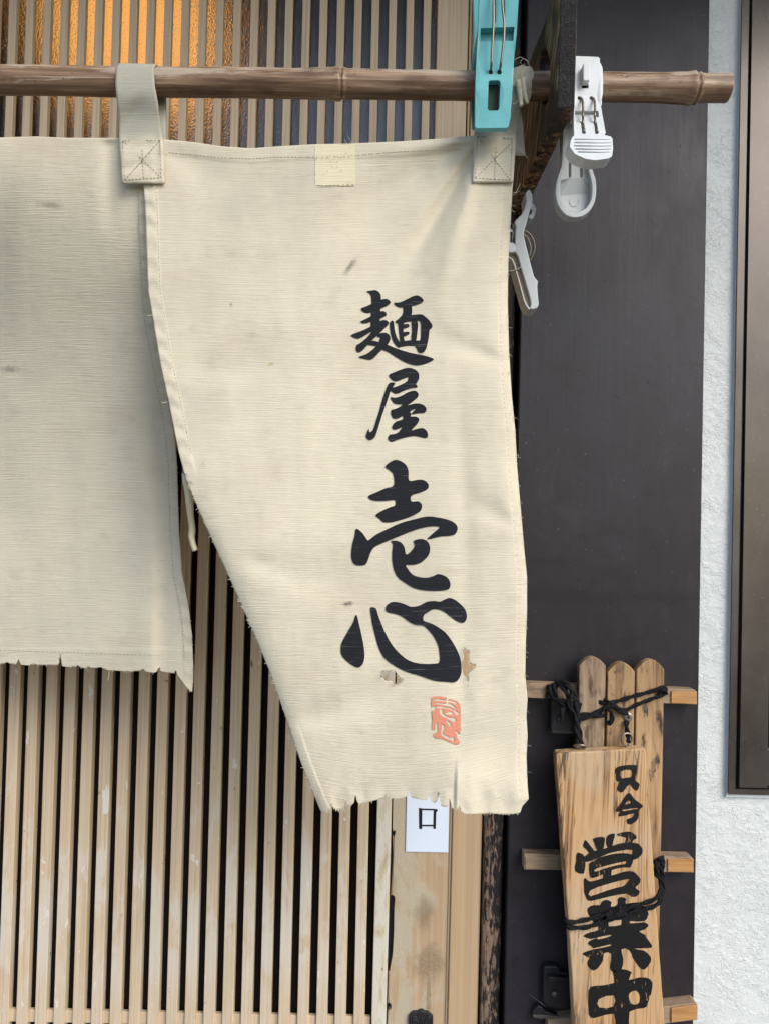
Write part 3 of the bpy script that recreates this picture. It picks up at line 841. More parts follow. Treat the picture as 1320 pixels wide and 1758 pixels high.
LB = [(-330, 1139), (-280, 1141), (-276, 1130), (-272, 1141), (-200, 1139), (-120, 1142), (-80, 1138), (0, 1140), (8, 1139), (13, 1136.5), (20, 1140), (28, 1140.5), (33, 1130), (36, 1141), (50, 1142.5), (58, 1139), (65, 1142), (82, 1142), (99, 1142.5), (103, 1136), (105, 1121),
      (106, 1143), (114, 1145), (131, 1145), (134, 1141), (138, 1146), (148, 1147), (152, 1143.5), (158, 1147), (167, 1147), (174, 1145), (180, 1149), (186, 1150), (208, 1152), (228, 1152.5), (240, 1152), (247, 1147.5), (252, 1153), (262, 1155), (270, 1154),
      (273, 1142.5), (277, 1153), (288, 1155), (300, 1156), (302.5, 1149), (306, 1160), (316, 1173), (325, 1186), (330, 1188)]
rl_x = [(p[1], p[0]) for p in RL]; rr_x = [(p[1], p[0]) for p in RR]; lr_x = [(p[1], p[0]) for p in LR]
YC = -0.1885
def nz(x, y, a, b, s): return noise.noise(Vector((x / a, y / b, s)))
def y_right(x, y):
    d = YC
    d -= 0.016 * sstep(300, 1000, y)                              # lower part hangs a little forward
    d += 0.0045 * nz(x, y, 230, 420, 1.5) * sstep(240, 420, y) + 0.0012 * nz(x, y, 80, 240, 4.2) + 0.0003 * nz(x, y, 26, 90, 9.2) + 0.00012 * nz(x, y, 14, 22, 2.2)
    # pull folds running down-left from the right tab
    for (x1, y1, x2, y2, wd, am) in ((812, 262, 690, 470, 15, 0.0070), (815, 300, 745, 520, 20, -0.0050), (800, 250, 560, 400, 34, 0.0055), (812, 240, 640, 262, 12, -0.0022), (290, 260, 420, 330, 30, 0.002), (860, 620, 700, 560, 22, 0.0022), (330, 640, 520, 600, 40, 0.0028), (420, 960, 640, 1010, 36, 0.0026), (876, 900, 760, 830, 26, 0.0022), (520, 1240, 700, 1170, 34, 0.003)):
        ux_, uy_ = x2 - x1, y2 - y1; ln = sqrt(ux_ * ux_ + uy_ * uy_)
        s_ = ((x - x1) * ux_ + (y - y1) * uy_) / ln; q = ((x - x1) * uy_ - (y - y1) * ux_) / ln
        w_ = wd * (0.5 + 0.9 * max(0, min(1, s_ / ln)))
        d += am * exp(-(q / w_) ** 2) * sstep(-25, 30, s_) * (1 - sstep(ln * 0.55, ln * 1.25, s_))
    # right third turns towards the light, with a crease low down
    rid = 795 + 6 * sin(y / 130.0)
    d += 0.0016 * exp(-((x - rid) / 18.0) ** 2) * sstep(520, 900, y) * (1 - 0.6 * sstep(1200, 1330, y))
    d -= 0.0032 * sstep(1290, 1360, y) * sstep(rid - 12, rid - 5, x)
    d += 0.008 * sstep(rid - 4, rid + 90, x) * sstep(950, 1250, y)
    d += 0.0040 * sin((x - 560) / 62.0) * sstep(1230, 1390, y) * (1 - sstep(770, 800, x))
    xl = interp(rl_x, y)
    d += 0.005 * exp(-max(0, x - xl) / 16.0) * sstep(780, 960, y)   # edge rolls back
    d -= 0.0007 * (1 - sstep(19, 22, x - xl)) * (1 - sstep(790, 830, y))  # side hem
    d -= 0.0006 * (1 - sstep(15, 19, x - xl)) * sstep(1230, 1270, y)
    d += 0.0006 * sin((y + 9 * nz(x, y, 30, 30, 3)) / 5.5) * (1 - sstep(10, 20, x - xl)) * (1 - sstep(780, 820, y))
    xr = interp(rr_x, y)
    d += 0.006 * exp(-max(0, xr - x) / 14.0) * sstep(300, 420, y)
    d += 0.0006 * (1 - sstep(14, 17, xr - x)) * sstep(300, 340, y)
    d -= 0.0006 * (1 - sstep(24, 27, y - interp([(p[0], p[1]) for p in RT], x)))
    d += 0.0006 * sin((x + 8 * nz(x, y, 20, 20, 7)) / 6.5) * sstep(1340, 1375, y)
    return d
def y_left(x, y):
    d = YC + 0.0035
    d += 0.060 * sstep(235, 900, y) - 0.006 * sstep(880, 1160, y) + 0.085 * sstep(240, 640, y) * min(1.0, max(0, 262 - x) / 560.0)   # blown inwards below the pole
    d += 0.0040 * nz(x, y, 190, 420, 21.5) * sstep(240, 400, y) + 0.0012 * nz(x, y, 70, 240, 14.2) + 0.0003 * nz(x, y, 26, 90, 19.2) + 0.00012 * nz(x, y, 14, 22, 12.2)
    xr = interp(lr_x, y)
    d += 0.004 * exp(-max(0, xr - x) / 34.0) * sstep(300, 700, y) * (1 - sstep(900, 1000, y))
    d += 0.0028 * exp(-((x - (250 + 30 * sstep(500, 1000, y))) / 18.0) ** 2) * sstep(600, 800, y)
    d -= 0.0006 * (1 - sstep(14, 17, xr - x))
    d += 0.0006 * sin((y + 9 * nz(x, y, 30, 30, 3)) / 5.0) * (1 - sstep(8, 16, xr - x))
    d -= 0.0005 * sstep(1112, 1115, y)
    d += 0.003 * exp(-((x - 190) / 16.0) ** 2) * sstep(236, 250, y) * (1 - sstep(300, 430, y))
    return d
def S_right(x, y, off=0.0): return P(x, y, y_right(x, y) - off)
def S_left(x, y, off=0.0): return P(x, y, y_left(x, y) - off)
def weave_uv(x, y, side):
    if side == 'R':
        yy = y + 0.00011 * max(0, x - 420) ** 2 * (0.6 + 0.4 * sin(y / 170.0)) - 0.02 * (x - 400)
        if y > 1150: yy += (y - 1150) / 250.0 * 22 * ((x - 690) / 140.0) ** 2
    else:
        yy = y - 0.015 * x + 3 * sin(x / 90.0)
    return ((x + (5000 if side == 'L' else 0)) / 1000.0, yy / 1000.0)
def closest(p, poly):
    best, bd = None, 1e9
    for i in range(len(poly)):
        a = Vector(poly[i]); b = Vector(poly[(i + 1) % len(poly)]); ab = b - a
        t_ = max(0, min(1, (Vector(p) - a).dot(ab) / max(ab.length_squared, 1e-9)))
        q = a + ab * t_; dd = (q - Vector(p)).length
        if dd < bd: best, bd = (q.x, q.y), dd
    return best
def cloth_panel(name, T, B, L, R, fn, side, ns, nt, parent, holes=(), ragged=None):
    fT, fB, fL, fR = by_len(T), by_len(B), by_y(L), by_y(R)
    c00, c10, c01, c11 = T[0], T[-1], B[0], B[-1]
    pts = []
    for j in range(nt + 1):
        t_ = j / nt
        for i in range(ns + 1):
            s_ = i / ns
            a, b, l, r = fT(s_), fB(s_), fL(t_), fR(t_)
            q = []
            for c in (0, 1):
                q.append((1 - t_) * a[c] + t_ * b[c] + (1 - s_) * l[c] + s_ * r[c]
                         - ((1 - s_) * (1 - t_) * c00[c] + s_ * (1 - t_) * c10[c] + (1 - s_) * t_ * c01[c] + s_ * t_ * c11[c]))
            pts.append((q[0], q[1]))
    cut = set()
    if ragged:                                    # torn lower edge: cut the sheet off along the ragged line
        rg = [(p[0], p[1]) for p in ragged]
        for k, p in enumerate(pts):
            if p[1] > ragged[0][1] - 60 or p[1] > 1090:
                e_ = interp(rg, p[0])
                if p[1] > e_: pts[k] = (p[0], e_); cut.add(k)
    faces = []
    W_ = ns + 1
    inh = {}
    for h in holes:
        x0, x1 = min(p[0] for p in h) - 8, max(p[0] for p in h) + 8; y0, y1 = min(p[1] for p in h) - 8, max(p[1] for p in h) + 8
        for k, p in enumerate(pts):
            if x0 < p[0] < x1 and y0 < p[1] < y1 and inside(p, h): inh[k] = h
    move = {}
    for j in range(nt):
        for i in range(ns):
            q = (j * W_ + i, (j + 1) * W_ + i, (j + 1) * W_ + i + 1, j * W_ + i + 1)
            if q[0] in cut and q[3] in cut: continue
            ins = [k for k in q if k in inh]
            if len(ins) >= 3: continue
            for k in ins: move[k] = closest(pts[k], inh[k])
            faces.append(q)
    for k, q in move.items(): pts[k] = q
    V = [P(x, y, fn(x, y)) for x, y in pts]
    o = obj(name, V, faces, M_CLOTH, parent, True, 0, {'photo': [(x / 1000, y / 1000) for x, y in pts], 'weave': [weave_uv(x, y, side) for x, y in pts]})
    so = o.modifiers.new('thickness', 'SOLIDIFY'); so.thickness = 0.0007; so.offset = -1
    return o
tn = thing('noren_curtain', 'cream cotton shop curtain with black brush lettering hanging from bamboo pole', 'curtain', (P(560, 1396, YC).x, YC, P(560, 1396, YC).z))
H1 = zoomed([(130, 400), (160, 370), (175, 315), (190, 322), (230, 325), (270, 318), (310, 318), (320, 370), (360, 405), (405, 392), (385, 440), (340, 460), (310, 480), (275, 465), (270, 435), (190, 432), (180, 402)], 630, 1100, 6.286)
H2 = zoomed([(1038, 60), (1055, 92), (1110, 90), (1095, 140), (1095, 190), (1115, 255), (1160, 258), (1188, 250), (1155, 295), (1110, 330), (1090, 355), (1095, 430), (1090, 505), (1078, 460), (1072, 400), (1040, 372), (1025, 310), (1018, 240), (1045, 180), (1030, 120)], 630, 1100, 6.286)
RB0 = [(553, 1398), (580, 1395), (600, 1389), (620, 1384), (660, 1374), (700, 1372), (735, 1377), (770, 1388), (787, 1393), (792, 1399), (891, 1399)]
LB0 = [(-330, 1143), (0, 1143), (100, 1146), (200, 1154), (270, 1157), (300, 1160), (330, 1190)]
RL[-1] = RB0[0]; RR[-1] = RB0[-1]; LL[-1] = LB0[0]; LR[-1] = LB0[-1]
pr = cloth_panel('cloth_panel', RT, RB0, RL, RR, y_right, 'R', 250, 420, tn, (H1, H2), RB)
pl = cloth_panel('cloth_panel', LT, LB0, LL, LR, y_left, 'L', 250, 320, tn, (), LB)

# printed characters
def printed(name, pos, neg, fn, side, mat, parent, sub=3, off=0.0007):
    pos = [catmull(p, sub, True) for p in pos]; neg = [catmull(p, sub, True) for p in neg]
    v2, tr = triangulate(pos, neg, 7.0)
    V = [fn(x, y, off) for x, y in v2]
    fs = []
    for a, b, c in tr:
        if (V[b] - V[a]).cross(V[c] - V[a]).y > 0: b, c = c, b
        fs.append((a, b, c))
    return obj(name, V, fs, mat, parent, True, 0, {'weave': [weave_uv(x, y, side) for x, y in v2], 'photo': [(x / 1000, y / 1000) for x, y in v2]})
zm = lambda l: [zoomed(p, 600, 490, 8.8) for p in l]
MEN = zm([[(262, 90), (345, 75), (390, 70), (440, 95), (470, 135), (478, 200), (468, 345), (462, 530), (440, 640), (330, 640), (326, 540), (328, 400), (335, 300), (332, 180), (310, 125)],
    [(175, 350), (270, 310), (370, 260), (480, 212), (560, 205), (600, 225), (618, 260), (570, 305), (470, 350), (380, 385), (290, 415), (220, 402)],
    [(168, 545), (250, 505), (330, 460), (420, 410), (500, 388), (545, 405), (558, 440), (540, 465), (460, 500), (350, 540), (250, 570), (190, 565)],
    [(25, 750), (160, 695), (250, 655), (330, 615), (470, 535), (530, 522), (575, 540), (590, 575), (530, 640), (455, 695), (350, 692), (250, 745), (150, 800), (90, 795)],
    [(530, 560), (590, 575), (545, 630), (460, 718), (340, 830), (270, 900), (210, 970), (150, 1010), (105, 985), (105, 910), (180, 860), (270, 780), (370, 670)],
    [(440, 735), (530, 712), (590, 740), (615, 790), (600, 850), (540, 930), (450, 1010), (340, 1115), (230, 1110), (140, 1080), (240, 1045), (330, 985), (420, 900), (447, 850), (465, 785), (420, 775)],
    [(230, 860), (350, 835), (450, 855), (560, 895), (520, 935), (390, 912), (270, 895), (220, 905)],
    [(450, 870), (580, 900), (700, 950), (870, 1005), (1000, 1035), (1130, 1060), (1268, 1110), (1200, 1160), (1070, 1200), (960, 1200), (830, 1155), (700, 1080), (590, 1010), (500, 970), (440, 940)],
    [(670, 262), (760, 255), (860, 210), (950, 165), (1010, 150), (1060, 165), (1100, 200), (1112, 235), (1080, 265), (980, 300), (860, 325), (760, 330), (700, 305)],
    [(815, 320), (920, 310), (940, 350), (938, 420), (910, 480), (800, 510), (750, 540), (700, 548), (740, 500), (790, 450), (810, 390)],
    [(690, 545), (760, 495), (880, 455), (1000, 440), (1085, 438), (1150, 480), (1210, 540), (1245, 600), (1240, 640), (1205, 670), (1195, 760), (1180, 850), (1155, 950), (1120, 1005), (1075, 1020), (1035, 1005), (1010, 950), (990, 910), (1060, 840), (1075, 700), (1066, 545), (960, 538), (850, 552), (800, 572), (740, 580)],
    [(738, 560), (815, 560), (812, 650), (815, 780), (830, 850), (770, 870), (750, 750), (738, 640)],
    [(935, 530), (1010, 530), (1030, 600), (1020, 700), (1000, 830), (940, 850), (930, 780), (940, 680)],
    [(805, 595), (880, 580), (900, 605), (885, 630), (805, 650)], [(805, 710), (890, 700), (900, 725), (880, 745), (808, 772)],
    [(700, 890), (760, 865), (880, 830), (1000, 830), (1100, 840), (1150, 870), (1100, 900), (990, 910), (870, 910), (760, 925)],
    [(605, 600), (608, 560), (640, 528), (668, 560), (675, 640), (690, 720), (720, 800), (760, 860), (790, 880), (755, 940), (700, 905), (650, 830), (620, 720)]])
printed('character', MEN, [], S_right, 'R', M_PRINT, pr)
YA = [zoomed(p, 610, 620, 8.8) for p in ([(505, 208), (580, 170), (680, 130), (770, 102), (860, 110), (930, 150), (958, 200), (955, 270), (915, 345), (935, 375), (925, 400), (860, 405), (740, 440), (660, 480), (600, 488), (550, 460), (530, 440), (540, 400), (600, 390), (700, 350), (760, 315), (785, 290), (795, 240), (720, 265), (650, 295), (590, 300), (540, 270)],
    [(455, 440), (480, 380), (520, 325), (600, 328), (565, 390), (575, 415), (530, 450), (500, 540), (460, 660), (410, 800), (370, 930), (330, 1060), (300, 1140), (250, 1185), (200, 1185), (160, 1140), (170, 1100), (203, 1020), (218, 1072), (260, 1050), (290, 980), (320, 880), (360, 760), (400, 610)],
    [(528, 545), (610, 550), (700, 520), (780, 475), (850, 450), (900, 447), (945, 480), (945, 530), (910, 570), (840, 625), (790, 665), (850, 650), (920, 638), (1000, 650), (1055, 690), (1070, 735), (1040, 778), (960, 785), (850, 800), (870, 760), (910, 720), (870, 730), (820, 765), (840, 790), (835, 835), (900, 835), (950, 860), (960, 890), (930, 950), (845, 1045), (920, 1025), (1010, 1010), (1070, 1050), (1092, 1100), (1085, 1150), (1040, 1158), (960, 1140), (880, 1130), (760, 1150), (640, 1185), (550, 1218), (500, 1190), (492, 1150), (520, 1110), (560, 1105), (640, 1080), (690, 1020), (705, 998), (650, 1020), (590, 1035), (555, 1010), (565, 960), (620, 910), (710, 880), (715, 830), (670, 850), (620, 870), (570, 860), (540, 810), (540, 740), (590, 725), (650, 700), (710, 650), (650, 650), (590, 640), (560, 610)])]
printed('character', YA, [], S_right, 'R', M_PRINT, pr)
ICHI = [zoomed(p, 590, 780, 6) for p in ([(428, 128), (470, 85), (530, 57), (590, 72), (640, 110), (665, 170), (672, 270), (760, 262), (820, 265), (865, 300), (872, 335), (850, 365), (780, 395), (695, 425), (695, 485), (760, 483), (795, 505), (803, 545), (780, 590), (690, 640), (570, 680), (480, 700), (410, 697), (365, 660), (330, 625), (400, 580), (490, 540), (528, 525), (525, 472), (430, 480), (300, 475), (252, 433), (330, 395), (430, 350), (515, 318), (510, 210), (480, 170)],
    [(130, 765), (190, 805), (230, 860), (258, 885), (330, 830), (450, 770), (580, 710), (720, 670), (860, 640), (960, 650), (1060, 670), (1130, 700), (1165, 740), (1168, 780), (1140, 825), (1080, 840), (1000, 845), (862, 875), (910, 820), (985, 750), (900, 742), (780, 765), (650, 810), (520, 865), (400, 915), (320, 955), (280, 1010), (255, 1080), (230, 1130), (190, 1145), (130, 1140), (90, 1100), (80, 1030), (90, 930), (115, 840)],
    [(485, 895), (540, 890), (590, 910), (625, 960), (640, 1030), (690, 1000), (730, 940), (715, 895), (760, 875), (820, 875), (870, 910), (887, 970), (870, 1040), (800, 1110), (720, 1138), (640, 1140), (665, 1190), (710, 1240), (780, 1265), (860, 1270), (930, 1250), (965, 1233), (1020, 1245), (1070, 1275), (1095, 1330), (1085, 1380), (1040, 1400), (930, 1407), (820, 1400), (730, 1380), (640, 1330), (560, 1270), (520, 1200), (500, 1110), (497, 1020), (505, 930)])]
printed('character', ICHI, [], S_right, 'R', M_PRINT, pr)
KOK = [zoomed(p, 575, 1020, 5.28) for p in ([(195, 185), (220, 270), (245, 380), (262, 470), (270, 560), (255, 630), (215, 665), (160, 645), (90, 590), (55, 530), (60, 450), (90, 390), (130, 320), (165, 260)],
    [(322, 125), (350, 120), (375, 135), (395, 200), (430, 290), (480, 400), (540, 490), (620, 570), (700, 615), (800, 632), (900, 630), (945, 615), (945, 540), (930, 460), (890, 380), (840, 320), (795, 285), (730, 280), (670, 250), (610, 205), (550, 180), (480, 165), (458, 135), (475, 95), (520, 72), (580, 75), (640, 95), (690, 115), (760, 105), (830, 70), (900, 62), (950, 68), (1000, 45), (1040, 35), (1090, 55), (1140, 95), (1180, 145), (1193, 200), (1180, 245), (1150, 262), (1100, 245), (1040, 200), (990, 160), (930, 138), (880, 140), (840, 165), (805, 190), (802, 240), (870, 265), (940, 305), (1000, 350), (1060, 430), (1105, 510), (1135, 590), (1145, 680), (1130, 750), (1085, 800), (1000, 795), (900, 785), (780, 745), (650, 705), (540, 650), (450, 580), (400, 490), (370, 390), (345, 290), (328, 190)])]
printed('character', KOK, [], S_right, 'R', M_PRINT, pr)
zs = lambda p: zoomed(p, 730, 1180, 15.98)
SEAL = [zs([(180, 290), (250, 250), (380, 248), (580, 285), (660, 310), (800, 350), (900, 410), (950, 500), (965, 700), (960, 1000), (955, 1280), (870, 1200), (800, 1170), (850, 1300), (890, 1440), (940, 1490), (920, 1550), (870, 1575), (760, 1545), (600, 1470), (450, 1410), (280, 1390), (225, 1320), (215, 1290), (330, 1230), (340, 1180), (180, 1160), (190, 900), (175, 700), (180, 640), (270, 620), (280, 510), (180, 545), (165, 400)])]
SEALN = [zs(p) for p in ([(220, 325), (400, 320), (570, 345), (580, 280), (645, 285), (650, 345), (760, 370), (860, 420), (870, 465), (780, 440), (640, 405), (640, 430), (760, 480), (840, 560), (840, 600), (720, 540), (560, 500), (300, 460), (310, 420), (450, 430), (565, 440), (570, 395), (400, 378), (230, 365)],
    [(310, 510), (450, 520), (600, 545), (740, 590), (850, 650), (925, 700), (900, 750), (840, 755), (780, 670), (700, 620), (560, 580), (340, 575)],
    [(380, 605), (490, 610), (480, 700), (560, 770), (690, 830), (830, 840), (820, 950), (720, 930), (620, 870), (450, 790), (395, 720)],
    [(540, 710), (700, 660), (760, 700), (750, 740), (600, 745)], [(540, 905), (640, 930), (720, 1040), (730, 1090), (670, 1070), (600, 980), (540, 930)],
    [(270, 980), (335, 990), (338, 1215), (205, 1232), (205, 1160), (270, 1150)],
    [(450, 990), (540, 1070), (500, 1200), (500, 1270), (600, 1330), (690, 1390), (770, 1345), (795, 1400), (770, 1470), (680, 1450), (560, 1390), (430, 1300), (440, 1120)])]
o = printed('seal_stamp', SEAL, SEALN, S_right, 'R', M_SEAL, pr, 2)
o['label'] = 'vermilion rectangular seal stamp'

# unfaded patch where a tab came off
q = [(541 + 69 * a_ + 0.9 * random.uniform(-1, 1), 248.5 + 70 * b_ + 0.9 * random.uniform(-1, 1)) for a_, b_ in [(i / 16, 0) for i in range(16)] + [(1, i / 16) for i in range(16)] + [(1 - i / 16, 1) for i in range(16)] + [(0, 1 - i / 16) for i in range(16)]]
o = printed('unfaded_patch', [q], [], S_right, 'R', M_FRESH, pr, 1, 0.0005)

# belt tabs looped over the pole
def tab(rows, bot_y, fn, name='tab'):
    top_y = rows[0][0]
    V, F, UVP, UVW = [], [], [], []
    path = []
    cx = (rows[0][1] + rows[0][2]) / 2
    ctr = pole_pt(cx); R_ = pole_r(cx) + 0.0012
    y = bot_y
    ypc = 138 + 14 * cx / 1255.0
    rr = [(a, b) for a, b, c in rows]; rc = [(a, c) for a, b, c in rows]
    while y > ypc:
        xa, xb = interp(rr, y), interp(rc, y)
        yy0 = fn((xa + xb) / 2, max(y, 240)) - 0.0024
        k = sstep(236, ypc + 12, y)
        Y = yy0 + (ctr.y - R_ - yy0) * k + 0.0035 * sin(pi * k) * (0.5 + 0.0 * y)
        path.append(('f', y, Y)); y -= 4
    for i in range(1, 19):
        path.append(('a', -pi * i / 18.0 * 1.0, None))
    for i in range(1, 14):
        path.append(('b', i, None))
    nx = 16
    zend = P(cx, 262, YC).z
    for kind, a, Y in path:
        for i in range(nx + 1):
            s_ = i / nx
            if kind == 'f':
                xx = interp(rr, a) + (interp(rc, a) - interp(rr, a)) * s_
                wv = 0.0012 * sin(s_ * 7 + a / 17.0) * sstep(316, 235, a) * sstep(150, 190, a)
                base_y = y if False else Y
                if a > 236: base_y = fn(xx, max(a, 240)) - 0.0024
                V.append(P(xx, a, base_y + wv)); UVP.append((xx / 1000, a / 1000)); UVW.append(((xx + 9000) / 1000, a / 1000))
            else:
                xx = rows[0][1] + (rows[0][2] - rows[0][1]) * s_ + (5 if kind == 'b' else 0)
                X = P(xx, ypc, ctr.y - R_).x
                if kind == 'a':
                    th = a; yy = ctr.y - R_ * cos(th); z = ctr.z - R_ * sin(th); vv_ = ypc + a * 20
                else:
                    f_ = a / 13.0
                    yy = ctr.y + R_ + (YC + 0.004 - ctr.y - R_) * f_; z = ctr.z + (zend - ctr.z) * f_; vv_ = ypc - 60 - a * 8
                    X += 0.004 * f_
                V.append(Vector((X, yy, z))); UVP.append((xx / 1000, vv_ / 1000)); UVW.append(((xx + 9000) / 1000, vv_ / 1000))
    W_ = nx + 1
    for j in range(len(path) - 1):
        for i in range(nx):
            F.append((j * W_ + i, j * W_ + i + 1, (j + 1) * W_ + i + 1, (j + 1) * W_ + i))
    o = obj(name, V, F, M_TABCLOTH, tn, True, 0, {'photo': UVP, 'weave': UVW})
    so = o.modifiers.new('thickness', 'SOLIDIFY'); so.thickness = 0.0014; so.offset = 0
    return o
y_seam = lambda x, y: min(y_left(x, y), y_right(x, y))
tab1 = tab([(110, 199.5, 264), (145, 199, 266), (180, 202, 272), (206, 205, 275), (233, 205, 279), (247, 206, 281), (314, 210.5, 283)], 315, y_seam)
tab2 = tab([(110, 828, 897), (150, 825, 894), (200, 817, 891), (231, 813.5, 885), (270, 812, 883), (310, 811, 880.5)], 313, y_right)
# stitching: short dark dashes lying on the cloth
def dashes(mb, pts, fn, off, dash=3.6, gap=2.6, r=0.00028):
    L_ = 0; 
    for (x1, y1), (x2, y2) in zip(pts, pts[1:]):
        ln = sqrt((x2 - x1) ** 2 + (y2 - y1) ** 2); k = 0.0
        while k < ln:
            a, b = k / ln, min(1, (k + dash) / ln)
            mb.tube([fn(x1 + (x2 - x1) * a, y1 + (y2 - y1) * a, off), fn(x1 + (x2 - x1) * b, y1 + (y2 - y1) * b, off)], r, 4)
            k += dash + gap * random.uniform(0.7, 1.4)
fs = lambda x, y, off: P(x, y, y_seam(x, y) - off)
mb = MB(); OF = 0.0033
dashes(mb, [(211, 241), (215, 309), (277, 305), (275, 241), (211, 241)], fs, OF)
dashes(mb, [(211, 241), (277, 305)], fs, OF); dashes(mb, [(275, 241), (215, 309)], fs, OF); dashes(mb, [(243, 238), (247, 308)], fs, OF)
mb.build('stitching', M_THREAD, tab1, kind='stuff')
mb = MB()
dashes(mb, [(819, 234), (815, 306), (875, 309), (879, 238), (819, 234)], S_right, OF)
dashes(mb, [(819, 234), (875, 309)], S_right, OF); dashes(mb, [(879, 243), (815, 306)], S_right, OF); dashes(mb, [(852, 234), (848, 308)], S_right, OF)
mb.build('stitching', M_THREAD, tab2, kind='stuff')
mb = MB()
dashes(mb, [(x, interp([(p[0], p[1]) for p in RT], x) + 20 + 2 * sin(x / 40.0)) for x in range(290, 806, 12)], S_right, 0.0003, 3, 3.5, 0.0002)
dashes(mb, [(interp(rl_x, y) + 20.5, y) for y in range(322, 800, 20)], S_right, 0.0003, 3, 3, 0.0002)
dashes(mb, [(interp(rr_x, y) - 14, y) for y in range(330, 1380, 24)], S_right, 0.0003, 3, 6, 0.00011)
dashes(mb, [(560, 270), (590, 296)], S_right, 0.0012, 2, 9, 0.0002); dashes(mb, [(595, 262), (556, 300)], S_right, 0.0012, 2, 8, 0.0002)
dashes(mb, [(543, 271), (608, 270)], S_right, 0.0012, 3, 6, 0.0002); dashes(mb, [(546, 319), (609, 317)], S_right, 0.0012, 4, 3, 0.00025)
mb.build('stitching', M_THREAD, pr, kind='stuff')
mb = MB()
dashes(mb, [(interp(lr_x, y) - 15, y) for y in range(330, 1150, 20)], S_left, 0.0003, 3, 3, 0.0002)
dashes(mb, [(x, 1116 + x * 0.035) for x in range(-300, 300, 20)], S_left, 0.0003, 3, 3.5, 0.0002)
mb.build('stitching', M_THREAD, pl, kind='stuff')

# torn hem strip dangling in the gap
lft = [(314, 812), (315, 827), (318, 842), (322, 876), (326, 905), (325, 922), (332, 947)]
rgt = [(322, 818), (327, 836), (331, 858), (332, 885), (335, 910), (334, 925), (339, 944)]
V, F = [], []
for (a, b) in zip(catmull(lft, 5), catmull(rgt, 5)):
    for i in range(5):
        s_ = i / 4.0
        V.append(P(a[0] + (b[0] - a[0]) * s_, a[1] + (b[1] - a[1]) * s_, -0.176 - 0.004 * sin(s_ * pi) + 0.002 * sin(a[1] / 14.0)))
for j in range(len(V) // 5 - 1):
    for i in range(4): F.append((j * 5 + i, j * 5 + 5 + i, j * 5 + 6 + i, j * 5 + 1 + i))
o = obj('torn_strip', V, F, M_FRESH, pr, True, 0, {'photo': [(p.x, p.z) for p in V], 'weave': [(p.x * 2, p.z * 2) for p in V]})
so = o.modifiers.new('thickness', 'SOLIDIFY'); so.thickness = 0.0016; so.offset = 0
# frayed threads along the raw edges
def fray(mb, x, y, ang, ln, fn, r=0.00017):
    pts = []; a = ang
    for k in range(6):
        pts.append(fn(x, y, 0.0006 + 0.0006 * k)); x += cos(a) * ln / 5; y += sin(a) * ln / 5; a += random.uniform(-0.55, 0.55)
    mb.tube(pts, r, 4)
ext = lambda x, y, off: P(x, y, y_right(min(x, interp(rr_x, y)), y) - off)
extl = lambda x, y, off: P(x, y, y_left(x, y) - off)
mb = MB()
for k in range(70):
    y = random.uniform(330, 1370); fray(mb, interp(rr_x, y) - 1.5, y, random.uniform(0.2, 1.5), random.choice((2, 3, 3, 4, 5, 9)), ext, random.choice((0.00010, 0.00014, 0.00018)))
for k in range(60):
    y = random.uniform(820, 1380); fray(mb, interp(rl_x, y) + 1.5, y, pi + random.uniform(-0.9, 0.9), random.uniform(2, 6), ext)
for k in range(110):
    x = random.uniform(560, 890); fray(mb, x, interp([(p[0], p[1]) for p in RB], x) - 1.5, pi / 2 + random.uniform(-0.7, 0.7), random.uniform(2, 6), ext)
for h in (H1, H2):
    for k in range(46):
        i = random.randrange(len(h)); f_ = random.random(); a, b = h[i], h[(i + 1) % len(h)]
        x, y = a[0] + (b[0] - a[0]) * f_, a[1] + (b[1] - a[1]) * f_
        cx, cy = sum(p[0] for p in h) / len(h), sum(p[1] for p in h) / len(h)
        fray(mb, x, y, math.atan2(cy - y, cx - x) + random.uniform(-0.8, 0.8), random.uniform(2, 5), ext, 0.00014)
for (x, y, a, l_) in ((598, 247, -0.4, 9), (601, 247, -1.3, 16), (596, 246, -2.4, 8), (603, 246, -0.9, 8), (884, 240, 1.2, 40), (884, 250, 0.6, 20), (880, 335, -0.7, 24), (880, 330, 0.2, 12), (262, 540, 2.8, 9), (288, 690, 2.9, 10)):
    fray(mb, x, y, a, l_, ext, 0.00022)
mb.build('loose_threads', M_FRAY, pr, kind='stuff')
mb = MB()
for k in range(60):
    x = random.uniform(-60, 326); fray(mb, x, interp([(p[0], p[1]) for p in LB], x) - 1.5, pi / 2 + random.uniform(-0.7, 0.7), random.uniform(1.5, 5), extl)
for k in range(40):
    y = random.uniform(760, 1180); fray(mb, interp(lr_x, y) - 1, y, random.uniform(-0.9, 0.9), random.uniform(2, 5), extl)
fray(mb, 188, 1149, 1.5, 20, extl, 0.0002)
mb.build('loose_threads', M_FRAY, pl, kind='stuff')

